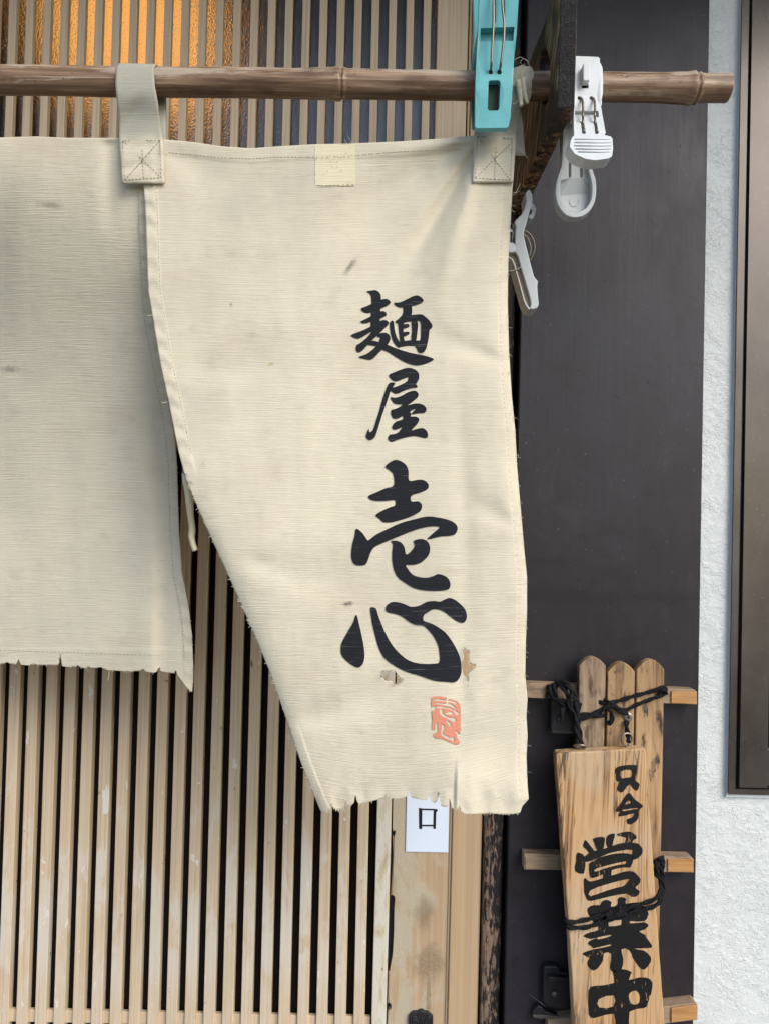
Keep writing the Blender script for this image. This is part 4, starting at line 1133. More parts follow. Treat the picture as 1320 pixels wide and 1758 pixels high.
# knotted scrap of the torn loop on the pole beside the bracket
V, F = [], []
rings = 9; seg = 26
for j in range(rings):
    pxx = 880 + j * 3.6; c = pole_pt(pxx); R_ = pole_r(pxx)
    for k in range(seg):
        a = 2 * pi * k / seg
        w_ = 0.0016 + 0.0022 * abs(noise.noise(Vector((j * 0.5, cos(a) * 2.2, sin(a) * 2.2)))) + 0.0018 * sin(pi * j / (rings - 1))
        V.append(c + Vector((0.0015 * noise.noise(Vector((j * 0.7, a, 3))), -cos(a) * (R_ + w_), sin(a) * (R_ + w_))))
for j in range(rings - 1):
    for k in range(seg):
        F.append((j * seg + k, j * seg + (k + 1) % seg, (j + 1) * seg + (k + 1) % seg, (j + 1) * seg + k))
o = obj('torn_loop', V, F, M_TABCLOTH, tn, True, 0, {'photo': [(p.x * 2, p.z * 2) for p in V], 'weave': [(p.x * 2, p.z * 2) for p in V]})
tl2 = o
mb = MB()
fy = lambda x, y, off: P(x, y, YPOLE - 0.0175 - off)
mb.tube([fy(x, y, 0) for x, y in catmull([(889, 140), (891, 155), (893, 170), (894, 182)], 4)], [0.0030 - 0.0001 * k for k in range(13)], 7)
mb.tube([fy(x, y, 0.001) for x, y in catmull([(897, 135), (899, 152), (902, 168), (905, 177)], 4)], [0.0022 - 0.00008 * k for k in range(13)], 7)
mb.build('torn_tail', M_FRAY, tl2, True)
mb = MB()
for k in range(34):
    fray(mb, random.uniform(884, 907), random.uniform(112, 172), random.uniform(0, 6.3), random.uniform(6, 20), fy, 0.00018)
mb.tube([fy(x, y, 0.002) for x, y in catmull([(883, 103), (892, 98), (903, 104), (909, 114), (904, 118), (896, 112), (893, 106), (899, 101), (908, 106)], 5)], 0.0002, 4)
mb.build('loose_threads', M_FRAY, tl2, kind='stuff')

# ------------------------------------------------------------------ plastic pegs
def mk_plastic(name, c, dirt=0.25):
    m = Mat(name, 0.38, 0.45)
    m.b.inputs['Subsurface Weight'].default_value = 0.08
    m.b.inputs['Subsurface Radius'].default_value = (0.004, 0.004, 0.004); m.b.inputs['Subsurface Scale'].default_value = 0.5
    n = m.noise(m.pos, (60, 60, 40), 4, 0.65)
    col = m.mix(m.math('MULTIPLY', m.step(n, 0.45, 0.75), dirt), c, tuple(q * 0.72 for q in c[:3]) + (1,))
    d = m.noise(m.pos, (420, 420, 420), 4, 0.75)
    d2 = m.noise(m.pos, (45, 45, 45), 2)
    col = m.mix(m.math('MULTIPLY', m.math('MULTIPLY', m.step(d, 0.62, 0.7), m.step(d2, 0.42, 0.6)), dirt * 1.6), col, S(96, 84, 66))
    m.color(col); m.rough(m.ramp(n, [(0.3, 0.34), (0.7, 0.52)])); m.bump(d, 0.00015, 0.4)
    return m.m
M_TURQ = mk_plastic('turquoise_plastic', S(98, 178, 182), 0.4)
M_WHITE = mk_plastic('white_plastic', S(212, 216, 217), 0.3)
M_GREYW = mk_plastic('greyed_white_plastic', S(190, 195, 195), 0.35)
M_WIRE = plain('brassy_spring_wire', S(132, 124, 108), 0.35, 0.5, 0.8)
M_STEEL = plain('dull_steel', S(150, 140, 128), 0.4, 0.5, 0.8)
M_SHADE = plain('shadowed_gap_lining', S(60, 70, 60), 0.8, 0.2)

# turquoise peg clamping the right tab to the pole
t = thing('clothes_peg', 'big turquoise plastic peg clamping the right tab to the pole', 'clothes peg', P(845, 219, -0.22))
zt = lambda p: zoomed(p, 800, 0, 7.325)
yt = lambda x, y: -0.2165 - 0.010 * sstep(110, -80, y) - 0.0035 * exp(-((y - 150) / 45.0) ** 2)
front = [(831, -120), (893, -120), (889.5, 0), (886, 60), (882, 97), (879, 150), (875.5, 203), (872.5, 216), (870, 219.3), (818, 219.8), (815, 217), (815.5, 150), (817.5, 97), (820, 60), (822.5, 0)]
holes_t = [[(838, 141), (840, 138), (856, 137.5), (858.5, 141), (856.5, 186), (854, 189.5), (839, 190), (836.5, 187)], [(824.5, 48.5), (882.5, 46), (880.5, 70), (824, 71.5)],
           [(845, -60), (850.5, -60), (850.5, 38), (847, 40), (845.5, 20)], [(861, -60), (866, -60), (866.5, 33), (862, 36)]]
plate('front_lever', front, holes_t, yt, 0.0065, M_TURQ, t, 0.0012, 14)
plate('window_back', [(823, 45), (885, 43), (883, 73), (822, 74)], [], lambda x, y: yt(x, y) + 0.0068, 0.002, M_TURQ, t)
plate('inner_face', [(834, 133), (862, 133), (860, 194), (833, 194)], [], lambda x, y: yt(x, y) + 0.0066, 0.001, M_SHADE, t)
back = [(818, -120), (880, -120), (876, 0), (872, 60), (868, 120), (868, 180), (865, 214), (815, 218), (811, 216), (808.5, 180), (807.5, 121), (810, 95), (813, 70), (812, 0)]
plate('back_lever', back, [], lambda x, y: -0.169 + 0.010 * sstep(110, -80, y), 0.006, M_TURQ, t, 0.0010, 16)
mb = MB().box(P(818, 60, -0.20).x, P(880, 60, -0.20).x, -0.2085, -0.170, P(845, 84, -0.2).z, P(845, 56, -0.2).z)
mb.build('pivot', M_TURQ, t, bevel=0.001)
for pts in ([(846, -70), (846.5, 0), (846.5, 40), (845, 70), (843.5, 100), (842, 123)], [(860, -70), (862, 10), (865, 40), (864, 70), (860.5, 100), (857, 123)]):
    c = catmull(pts, 6)
    w = [P(x, y, -0.2235 - 0.0045 * sin(pi * max(0, min(1, (y + 70) / 193.0))) + 0.0055 * sstep(110, 123, y)) for x, y in c]
    MB().tube(w + [w[-1] + Vector((0, 0.006, 0))], 0.00105, 8).build('spring_wire', M_WIRE, t, True)
for (x, y) in ((842, 124), (857, 124)):
    c = P(x, y, yt(x, y) - 0.0003)
    MB().tube([c, c + Vector((0, 0.0009, 0))], 0.0019, 14).build('wire_hole', M_BLACKGAP, t)

# white peg clamped on the pole right of the bracket
t = thing('clothes_peg', 'white plastic peg clamped on the pole right of the bracket', 'clothes peg', P(1000, 290, -0.21))
yf = lambda x, y: -0.2155 - 0.030 * sstep(165, 300, y)
front = [(984, 98), (988, 96), (1026, 97.5), (1029, 100), (1030, 130), (1031, 182), (1035, 205), (1039, 228), (1036, 233), (985, 233), (984, 205), (985, 182)]
h = [[(999.5, 137), (1009.5, 137), (1009.5, 151.5), (998, 151.5)], [(996.5, 209), (1001.5, 209), (1004.8, 228), (1003.5, 230), (998.5, 229)], [(1018.5, 209), (1023.5, 209), (1027, 228), (1025.5, 230.3), (1021, 229.5)],
     [(986, 191), (988, 190), (1026, 190), (1028, 199.5), (1026, 201), (987, 201)]]
plate('front_lever', front, h, yf, 0.0062, M_WHITE, t, 0.0009, 9)
plate('recess_floor', [(984, 187), (1030, 187), (1038, 232), (984, 232)], [], lambda x, y: yf(x, y) + 0.0052, 0.002, M_GREYW, t)
plate('latch_back', [(996, 134), (1012, 134), (1012, 154), (995, 154)], [], lambda x, y: yf(x, y) + 0.0066, 0.001, M_SHADE, t)
pad = [(981, 236), (984, 232.5), (1038, 231.5), (1048, 234), (1051, 238), (1052, 255), (1050, 268), (1043, 272), (1022, 275), (1004, 272.5), (986, 264), (977.5, 252), (978, 244)]
plate('thumb_pad', pad, [], lambda x, y: yf(x, y) - 0.0030, 0.0155, M_WHITE, t, 0.0016, 0)
for (yy, a, b) in ((239, 986, 1047), (244.5, 986, 1048), (250, 985, 1048.5), (255.5, 987, 1048), (260.5, 992, 1046)):
    MB().tube([P(a, yy, yf(a, yy) - 0.0032), P(b, yy - 0.3, yf(b, yy) - 0.0032)], 0.00055, 6).build('ridge', M_WHITE, t, True)
plate('latch_tab', [(1000.5, 109), (1003, 107.5), (1011, 108), (1013, 110), (1012.5, 136), (1011, 138.3), (1002, 138.3), (1000.5, 136)], [], -0.2225, 0.0075, M_WHITE, t, 0.0008)
for (dx, dx2) in ((0, 0), (20.5, 23.5)):
    pts = [(994 + dx, 168), (997.5 + dx, 169), (999.6 + dx, 175), (1000.2 + dx, 188), (1000 + dx, 204), (1001.5 + dx2, 226)]
    c = catmull(pts, 5)
    w = [P(x, y, yf(x, y) - 0.0004 - 0.0062 * sstep(167, 178, y) * (1 - sstep(196, 212, y))) for x, y in c]
    MB().tube(w, 0.00095, 8).build('spring_wire', M_WIRE, t, True)
    c = P(994 + dx, 168, yf(994, 168) - 0.0002); MB().tube([c, c + Vector((0, 0.0006, 0))], 0.0016, 12).build('wire_hole', M_SHADE, t)
# rear half: a long scooped tray hanging lower
yb = lambda x, y: -0.181 + 0.016 * sstep(180, 380, y)
outer = [(966, 175), (965.5, 231), (964.5, 262), (963, 286), (957, 302), (954, 316), (953, 334), (956, 349), (962, 360), (971, 369), (982, 373), (993, 372.5), (1003, 369), (1012, 361), (1018.5, 351), (1022, 338), (1023, 324), (1021.5, 306), (1016, 289), (1014, 262), (1013, 231), (1013, 175)]
inner = [(973, 180), (972, 235), (971.5, 262), (970, 285), (964.5, 301), (961.5, 317), (961.5, 336), (966, 350), (974, 359), (985, 364), (996, 362.5), (1006, 356), (1013, 345), (1015.5, 332), (1015, 314), (1011, 297), (1008, 280), (1006.5, 235), (1006, 180)]
outer = catmull(outer, 2, True); inner = catmull(inner, 2, True)
plate('tray_rim', outer, [inner], yb, 0.0115, M_GREYW, t, 0.0007)
plate('tray_floor', [(p[0], p[1]) for p in inner], [[(975.5, 272), (980, 271), (980, 303), (978, 305.5), (975.5, 304)], [(994.5, 272), (999.5, 272), (999.8, 303), (997.5, 305.5), (995, 304)]],
      lambda x, y: yb(x, y) + (0.0045 if y < 317 else 0.0075), 0.0020, M_GREYW, t)
c = P(985, 346, yb(985, 346) + 0.0073)
MB().tube([c + Vector((0.0043 * cos(a), 0, 0.0043 * sin(a))) for a in [2 * pi * i / 28 for i in range(29)]], 0.00022, 5).build('moulded_ring', M_GREYW, t, True)
jaw = [(1026, 108), (1030.5, 107), (1034, 116), (1035, 140), (1034.5, 160), (1031.5, 174), (1026, 176)]
plate('rear_jaw', jaw, [], -0.2090, 0.034, M_WHITE, t, 0.0008)
plate('rear_jaw', [(988, 100), (1024, 100), (1022, 178), (986, 178)], [], -0.1765, 0.005, M_WHITE, t, 0.0008)
MB().box(P(987, 182, -0.2).x, P(1028, 182, -0.2).x, -0.2085, -0.178, P(1000, 190, -0.2).z, P(1000, 180, -0.2).z).build('pivot', M_WHITE, t, bevel=0.001)

# white peg seen edge-on below the bracket
t = thing('clothes_peg', 'white plastic peg seen edge-on below the bracket behind the curtain', 'clothes peg', P(905, 531, -0.14))
YS = -0.150
z3 = lambda p: zoomed(p, 850, 300, 6.76)
lever = z3([(345, 215), (370, 180), (398, 165), (424, 215), (430, 290), (428, 345), (405, 395), (378, 490), (352, 590), (333, 650), (331, 715), (350, 800), (378, 910), (415, 1060), (448, 1180), (492, 1232), (485, 1300), (492, 1400), (503, 1500), (488, 1540), (445, 1558), (398, 1558), (412, 1500), (408, 1450), (372, 1330), (330, 1190), (292, 1060), (262, 950), (235, 900), (208, 905), (236, 850), (228, 790), (230, 700), (236, 600), (222, 560), (228, 530), (300, 460), (342, 380), (358, 300)])
plate('right_lever', lever, [], YS, 0.022, M_GREYW, t, 0.0008)
hook = z3([(400, 330), (440, 335), (477, 390), (462, 440), (440, 505), (410, 515), (385, 490), (395, 465), (415, 455), (430, 415), (425, 405), (400, 405)])
plate('hook', hook, [], YS + 0.004, 0.010, M_GREYW, t, 0.0005)
M_TRAY = plain('shaded_tray_inside', S(150, 132, 110), 0.8, 0.2, bump=0.0004, bscale=300)  # brown shade inside the peg is put into this colour
plate('tray_inside', z3([(140, 915), (240, 905), (270, 960), (300, 1060), (345, 1210), (385, 1340), (412, 1450), (412, 1520), (398, 1552), (360, 1510), (330, 1440), (290, 1290), (250, 1150), (225, 1050), (200, 985), (165, 955), (130, 955)]), [], YS + 0.004, 0.016, M_TRAY, t, 0.0005)
plate('tray_rim', z3([(130, 945), (165, 948), (205, 980), (232, 1050), (258, 1150), (298, 1290), (338, 1440), (366, 1505), (400, 1550), (398, 1562), (385, 1562), (345, 1510), (320, 1440), (282, 1295), (243, 1155), (218, 1060), (192, 995), (162, 965), (130, 962)]), [], YS + 0.0005, 0.020, M_GREYW, t, 0.0004)
plate('left_lever', z3([(90, 520), (150, 520), (152, 600), (190, 640), (205, 660), (200, 720), (192, 790), (225, 800), (236, 850), (208, 905), (90, 905)]), [z3([(172, 660), (200, 660), (190, 785), (170, 785)])], YS + 0.001, 0.020, M_GREYW, t, 0.0006)
c = P(877, 425, YS - 0.0006)
MB().tube([c, c + Vector((0, 0.003, 0))], 0.0046, 22).build('pivot', M_WHITE, t, bevel=0.0005)
for pts in ([(335, 645), (400, 690), (445, 770), (455, 850), (435, 930), (400, 1000)], [(330, 690), (375, 740), (405, 820), (408, 890), (390, 950)], [(135, 1118), (190, 1115), (245, 1100), (298, 1065)]):
    c = catmull(z3(pts), 5); MB().tube([P(x, y, YS + 0.003 + 0.0002 * k - (0.005 if pts[0][0] < 200 else 0)) for k, (x, y) in enumerate(c)], 0.00075, 7).build('spring_wire', M_WIRE, t, True)

# ------------------------------------------------------------------ slatted wooden rack on the panel
M_OLDWOOD = wood('weathered_rack_wood', [(0.34, S(104, 80, 56)), (0.48, S(166, 134, 98)), (0.62, S(192, 160, 120))], 'z', 340, 50, 5, 0.7, 0.0006, 1.0, S(60, 52, 46)).m
M_GREYWOOD = wood('grey_rack_wood', [(0.32, S(92, 78, 64)), (0.5, S(150, 128, 104)), (0.66, S(178, 156, 128))], 'z', 340, 50, 5, 0.75, 0.0006, 0.8, S(56, 50, 46)).m
M_NEWWOOD = wood('fresh_cut_wood', [(0.3, S(150, 106, 64)), (0.5, S(186, 140, 90)), (0.7, S(200, 158, 108))], 'x', 300, 60, 8, 0.6, 0.0003, 0.3, S(120, 90, 60)).m
M_RAIL = wood('rail_wood', [(0.3, S(128, 108, 88)), (0.6, S(164, 142, 118))], 'x', 300, 60, 8, 0.7, 0.0004, 0.6, S(84, 72, 60)).m
t = thing('slatted_rack', 'rack of three round-topped weathered wooden slats on short rails', 'rack', P(1066, 1700, YP))
YR = -0.036
rails = [((880, 1171), (1196, 1184), 26, (1150, 1196)), ((899, 1466), (1190.5, 1471.5), 27, (1144, 1190.5)), ((940, 1752), (1197, 1721), 30, (1150, 1197))]
for (a, b, hh, (e0_, e1_)) in rails:
    def yy(x): return a[1] + (b[1] - a[1]) * (x - a[0]) / (b[0] - a[0])
    o = plate('rail', [(a[0], yy(a[0])), (e1_ - 5, yy(e1_ - 5)), (e1_, yy(e1_) + 4), (e1_, yy(e1_) + hh * 0.3), (e1_, yy(e1_) + hh), (a[0], yy(a[0]) + hh)], [], YR, 0.0138, M_RAIL, t, 0.0006)
    plate('end_block', [(e0_ + 2, yy(e0_) + 4.2), (e1_ - 1, yy(e1_) + 4.4), (e1_ - 0.4, yy(e1_) + hh - 1), (e0_ + 2, yy(e0_) + hh - 1)], [], YR - 0.0018, 0.0016, M_NEWWOOD, o, 0.0004)
plate('end_block', [(901, 1470), (958, 1471), (958, 1493), (902, 1492.5)], [], YR - 0.0012, 0.001, M_RAIL, o, 0.0003)
def slat_rt(x0, x1, ytop, rise, mat, slope=-0.020, tilt=0.0):
    w = x1 - x0; pts = []
    for i in range(13):
        u = i / 12.0; pts.append((x0 + w * u, ytop + rise * (2 * u - 1) ** 2 * 1.0))
    bot = 1900; sh = slope * (bot - ytop)
    pts += [(x1 + sh, bot), (x0 + sh, bot)]
    o = plate('slat', pts, [], YR - 0.0105, 0.0098, mat, t, 0.0010)
    return o
slat_rt(994, 1039.5, 1128, 15, M_GREYWOOD); slat_rt(1043, 1089.5, 1137, 17, M_OLDWOOD); slat_rt(1092.5, 1140, 1132, 18, M_OLDWOOD, -0.018)
c = P(1077, 1230.5, YR - 0.0108)
sc_ = MB().tube([c + Vector((0, 0.001, 0)), c + Vector((0, -0.0012, 0)), c + Vector((0, -0.0018, 0))], [0.0046, 0.0046, 0.0034], 20).build('screw', M_STEEL, t, False)
MB().box(c.x - 0.0020, c.x + 0.0020, c.y - 0.0021, c.y - 0.0017, c.z - 0.0005, c.z + 0.0005).build('cross_slot', M_BLACKGAP, sc_)
MB().box(c.x - 0.0005, c.x + 0.0005, c.y - 0.0022, c.y - 0.00175, c.z - 0.0020, c.z + 0.0020).build('cross_slot', M_BLACKGAP, sc_)

# ------------------------------------------------------------------ hanging plank with brush writing
def mk_plank():
    m = Mat('sign_plank_wood', 0.55, 0.3)
    cc = m.map(m.pos, rot=(0, radians(-2.6), 0))
    g1 = m.noise(cc, (70, 70, 3.2), 4, 0.6, 1.0); g2 = m.noise(cc, (520, 520, 10), 3, 0.6)
    ring = m.math('ABSOLUTE', m.math('SINE', m.math('MULTIPLY', m.noise(cc, (26, 26, 1.4), 2, 0.4, 0.4), 60.0)))
    g = m.math('ADD', m.math('MULTIPLY', g1, 0.55), m.math('ADD', m.math('MULTIPLY', g2, 0.25), m.math('MULTIPLY', ring, 0.14)))
    col = m.ramp(g, [(0.36, S(126, 92, 62)), (0.45, S(176, 136, 94)), (0.54, S(198, 162, 120)), (0.61, S(188, 150, 108)), (0.70, S(144, 106, 72))])
    pale = m.noise(m.pos, (16, 16, 9), 4, 0.6)
    col = m.mix(m.math('MULTIPLY', m.step(pale, 0.42, 0.64), 0.7), col, S(190, 168, 138))
    gr = m.noise(cc, (260, 260, 18), 5, 0.7); ar = m.noise(m.pos, (20, 20, 9), 2, loc=(4, 1, 2))
    x = m.sep(m.pos)[0]; xl = P(965, 1500, -0.066).x
    edge = m.math('SUBTRACT', 1.0, m.step(x, xl, xl + 0.014))
    k = m.math('MULTIPLY', m.step(m.math('ADD', gr, m.math('MULTIPLY', edge, 0.07)), 0.55, 0.66), m.step(m.math('ADD', ar, m.math('MULTIPLY', edge, 0.25)), 0.42, 0.62))
    col = m.mix(m.math('MULTIPLY', k, 0.85), col, S(62, 48, 38))
    m.color(col); m.bump(g, 0.0006, 0.8); m.bump(k, 0.0003, 0.5)
    return m.m
M_PLANK = mk_plank()
YK = -0.067
ts = thing('wooden_sign', 'hanging wooden plank with black brush characters tied to the rack', 'sign', P(1040, 1750, YK))
po = [(953.5, 1297), (955.5, 1293.5), (985, 1291), (1016, 1290), (1050, 1287.5), (1085, 1286.5), (1105, 1285), (1108.5, 1288), (1113, 1370), (1119, 1450), (1125, 1540), (1132, 1640), (1140.5, 1758), (1146, 1850), (996, 1850), (985.5, 1758), (979, 1640), (972, 1540), (963, 1420), (957, 1340)]
pj = []
for (xa, ya), (xb_, yb_) in zip(po, po[1:] + po[:1]):
    n_ = max(1, int(sqrt((xb_ - xa) ** 2 + (yb_ - ya) ** 2) / 14))
    for i in range(n_):
        x_, y_ = xa + (xb_ - xa) * i / n_, ya + (yb_ - ya) * i / n_
        pj.append((x_ + 0.5 * noise.noise(Vector((x_ / 31, y_ / 31, 3))), y_ + 0.5 * noise.noise(Vector((x_ / 17, y_ / 23, 6)))))
plank = plate('plank', pj, [], YK, 0.0145, M_PLANK, ts, 0.0028)
def mk_brush():
    m = Mat('brushed_sign_ink', 0.45, 0.4)
    n = m.noise(m.pos, (420, 420, 130), 3, 0.65)
    a = m.noise(m.pos, (45, 45, 45), 3)
    k = m.math('MULTIPLY', m.step(n, 0.60, 0.66), m.step(a, 0.52, 0.66))
    m.color(m.mix(k, S(22, 21, 21), S(176, 138, 96))); m.bump(n, 0.0003, 0.6)
    return m.m
M_BRUSH = mk_brush()
def brush(pos, neg, sub=2):
    pos = [catmull(p, sub, True) for p in pos]; neg = [catmull(p, 2, True) for p in neg]
    # ragged bristle edge
    def rag(p): return [(x + 0.9 * noise.noise(Vector((x / 2.3, y / 2.3, 1))), y + 0.9 * noise.noise(Vector((x / 2.3, y / 2.3, 8)))) for x, y in p]
    plate('character', [rag(p) for p in pos], [rag(p) for p in neg], YK - 0.0004, 0.0003, M_BRUSH, plank)
za = lambda p: zoomed(p, 1040, 1290, 12.56)
brush([za([(195, 380), (300, 320), (430, 295), (600, 290), (660, 320), (655, 420), (630, 550), (640, 640), (700, 680), (715, 750), (660, 850), (560, 780), (510, 700), (490, 735), (440, 760), (400, 830), (330, 885), (230, 830), (250, 740), (280, 650), (215, 640), (205, 500)])], [za([(320, 430), (530, 398), (545, 545), (430, 568), (330, 580)])])
brush([za([(205, 1270), (300, 1130), (430, 940), (490, 905), (540, 930), (610, 1030), (720, 1110), (795, 1185), (720, 1250), (700, 1340), (690, 1450), (600, 1540), (490, 1580), (445, 1520), (450, 1460), (560, 1420), (600, 1330), (430, 1375), (280, 1405), (260, 1360), (300, 1310), (230, 1300)])], [za([(420, 1110), (475, 1055), (530, 1110), (430, 1150)]), za([(340, 1262), (600, 1222), (700, 1240), (600, 1248), (400, 1285)])])
ze = lambda p: zoomed(p, 960, 1410, 7.333)
brush([ze(p) for p in ([(300, 280), (325, 238), (360, 270), (410, 340), (460, 420), (400, 430), (340, 360), (300, 320)], [(420, 225), (490, 200), (565, 205), (565, 270), (545, 360), (480, 370), (435, 270)],
    [(585, 230), (620, 170), (695, 160), (675, 240), (655, 330), (600, 330)], [(730, 155), (850, 130), (920, 145), (975, 210), (930, 235), (900, 290), (820, 280), (840, 210), (780, 190), (735, 180)],
    [(215, 405), (260, 398), (310, 440), (325, 500), (315, 620), (290, 665), (195, 625), (205, 500)],
    [(320, 440), (430, 380), (600, 335), (760, 280), (900, 270), (1000, 290), (1045, 360), (1025, 430), (950, 480), (900, 470), (920, 360), (760, 370), (600, 410), (470, 470), (330, 510)])], [])
brush([ze([(370, 540), (400, 515), (500, 460), (640, 420), (800, 400), (910, 420), (930, 470), (890, 580), (820, 580), (660, 610), (650, 690), (550, 720), (545, 665), (430, 715), (380, 690), (370, 600)])], [ze([(450, 600), (600, 555), (825, 500), (820, 540), (640, 570), (455, 635)])])
brush([ze([(305, 740), (325, 715), (380, 760), (500, 730), (700, 670), (880, 625), (960, 660), (1020, 730), (1000, 790), (950, 835), (1010, 880), (975, 940), (910, 950), (840, 910), (620, 950), (400, 1000), (340, 975), (310, 890)])], [ze([(385, 870), (600, 790), (870, 725), (850, 770), (800, 820), (600, 870), (390, 945)])])
zg = lambda p: zoomed(p, 960, 1540, 6.6)
brush([zg([(320, 130), (380, 95), (460, 95), (470, 60), (530, 30), (585, 60), (580, 110), (655, 90), (655, 25), (700, 0), (755, 25), (750, 80), (900, 60), (1000, 170), (1000, 215), (960, 270), (800, 272), (700, 258), (540, 285), (440, 340), (330, 200)]),
       zg([(440, 300), (550, 270), (555, 330), (700, 320), (700, 255), (800, 260), (800, 300), (960, 290), (1005, 325), (960, 370), (900, 390), (970, 430), (975, 455), (1050, 555), (1000, 580), (830, 585), (960, 610), (1030, 680), (1030, 740), (960, 825), (900, 790), (830, 690), (790, 600), (700, 590), (720, 700), (715, 790), (680, 830), (600, 850), (575, 800), (585, 640), (500, 640), (490, 720), (440, 800), (375, 830), (320, 780), (320, 720), (340, 690), (255, 645), (330, 610), (390, 585), (320, 530), (360, 490), (440, 460), (350, 475), (268, 440), (350, 400), (440, 375)])],
      [zg([(430, 455), (575, 430), (575, 447), (440, 480)]), zg([(390, 580), (570, 538), (570, 556), (400, 592)])])
brush([zg([(600, 840), (700, 820), (815, 850), (780, 940), (900, 915), (1000, 920), (1050, 970), (1040, 1080), (1000, 1200), (960, 1260), (790, 1300), (790, 1500), (700, 1520), (630, 1500), (620, 1320), (400, 1370), (330, 1330), (330, 1060), (400, 1010), (620, 975)])],
      [zg([(445, 1155), (615, 1115), (610, 1240), (450, 1255)]), zg([(790, 1090), (870, 1060), (905, 1110), (900, 1200), (830, 1220), (790, 1170)])])
# eye hooks screwed into its top edge
def ring(c, r, wire, tilt, twist, a0=0.0, a1=2 * pi):
    R_ = Matrix.Rotation(twist, 3, 'Z') @ Matrix.Rotation(tilt, 3, 'X')
    return [c + R_ @ Vector((r * cos(a0 + (a1 - a0) * i / 24), 0, r * sin(a0 + (a1 - a0) * i / 24))) for i in range(25)]
ym = YK + 0.0075
for (cx, cy, tilt, tw_) in ((1075.5, 1269, 0.0, 0.25), (995, 1281, 1.1, -0.2)):
    c = P(cx, cy, ym); r = 0.0063
    pts = ring(c, r, 0, tilt, tw_, radians(-80), radians(262))
    low = P(cx + 1, 1291, ym)
    MB().tube(pts + [c.lerp(low, 0.85), low + Vector((0, 0, -0.004))], 0.00115, 8).build('eye_hook', M_STEEL, ts, True)

# ------------------------------------------------------------------ dark latches on the panel
M_DARKMETAL = plain('dark_painted_metal', S(44, 42, 45), 0.45, 0.45, 0.2, bump=0.0005, bscale=150)
t = thing('latch', 'dark painted latch plate behind the knotted cord', 'latch', P(965, 1258, YP))
plate('plate', [(946, 1203), (949, 1200), (990, 1203), (990, 1259), (949, 1257.5), (945, 1253)], [], YP - 0.0125, 0.012, M_DARKMETAL, t, 0.0018)
plate('lip', [(946, 1255), (988, 1257), (988, 1260.5), (948, 1259.5)], [], YP - 0.0145, 0.0145, M_DARKMETAL, t, 0.0006)
t = thing('latch', 'dark metal latch with round screw left of the plank near frame bottom', 'latch', P(950, 1740, YP))
zl = lambda p: zoomed(p, 880, 1600, 11)
plate('plate', zl([(580, 700), (600, 655), (820, 650), (880, 690), (900, 770), (1100, 780), (1130, 900), (1140, 1480), (860, 1460), (680, 1410), (570, 1320), (575, 1100)]), [], YP - 0.010, 0.0098, M_DARKMETAL, t, 0.0012)
plate('flange', zl([(660, 860), (740, 848), (1080, 880), (1100, 930), (900, 925), (680, 940)]), [], YP - 0.0165, 0.0065, M_DARKMETAL, t, 0.0005)
plate('hook_lip', zl([(370, 1570), (380, 1500), (470, 1400), (560, 1420), (600, 1500), (860, 1580), (880, 1640), (520, 1655), (380, 1630)]), [], YP - 0.008, 0.0078, M_DARKMETAL, t, 0.001)
plate('hook_lip', zl([(375, 1575), (520, 1570), (860, 1590), (840, 1625), (520, 1645), (390, 1620)]), [], YP - 0.0105, 0.0024, plain('scuffed_metal_edge', S(92, 86, 82), 0.5, 0.4, 0.3), t, 0.0005)
c = P(880 + 790 / 11, 1600 + 1170 / 11, YP - 0.0105)
MB().tube([c + Vector((0, 0.001, 0)), c + Vector((0, -0.001, 0)), c + Vector((0, -0.0022, 0))], [0.0036, 0.0036, 0.0024], 16).build('screw', plain('tarnished_screw', S(104, 100, 98), 0.4, 0.5, 0.7), t, True)
MB().tube([P(904, 1704, YP - 0.0005), P(920, 1716, YP - 0.006), P(936, 1728, YP - 0.012)], 0.00028, 5).build('loose_wire', plain('thin_wire', S(120, 118, 118), 0.4, 0.5, 0.5), t, True)

# ------------------------------------------------------------------ black cords
def mk_cord():
    m = Mat('black_braided_cord', 0.95, 0.1)
    g = m.noise(m.pos, (700, 700, 700), 3, 0.6)
    m.color(m.ramp(g, [(0.35, S(16, 16, 17)), (0.7, S(46, 46, 49))])); m.bump(g, 0.0010, 0.9)
    return m.m
M_CORD = mk_cord()
def cord(parent, pts, r=0.0019, flat=1.0):
    """pts: photo x, y and depth Y; two twisted strands"""
    c = catmull(pts, 7); base = [P(x, y, Y) for x, y, Y in c]
    mb = MB()
    for ph in (0, pi):
        q = []; s_ = 0
        for i, p in enumerate(base):
            if i: s_ += (p - base[i - 1]).length
            tdir = (base[min(len(base) - 1, i + 1)] - base[max(0, i - 1)]).normalized()
            n1 = tdir.cross(Vector((0, 1, 0))); n1 = n1.normalized() if n1.length > 1e-4 else Vector((1, 0, 0))
            n2 = Vector((0, 1, 0))
            a = s_ / 0.0045 + ph
            q.append(p + (n1 * cos(a) + n2 * sin(a) * 0.6) * r * 0.5 + Vector((noise.noise(p * 300), 0, noise.noise(p * 310 + Vector((9, 0, 0))))) * 0.0005)
        mb.tube(q, r * 0.68, 7)
    return mb.build('cord_strand', M_CORD, parent, True)
A, Bk = YR - 0.0130, YR - 0.004
t = thing('tie_cord', 'black cord lashed around the rack and knotted to the eye hooks', 'cord', P(980, 1230, A))
cord(t, [(1142, 1186, Bk), (1139, 1180, A), (1110, 1189, A), (1080, 1197, A), (1058, 1204, A - .001), (1040, 1207, A), (1010, 1200, Bk)], 0.0021)
cord(t, [(1141, 1190, Bk), (1137, 1193, A), (1115, 1201, A), (1092, 1210, A), (1072, 1219, A), (1052, 1210, A - .002), (1041, 1203, A), (1030, 1198, Bk)], 0.0020)
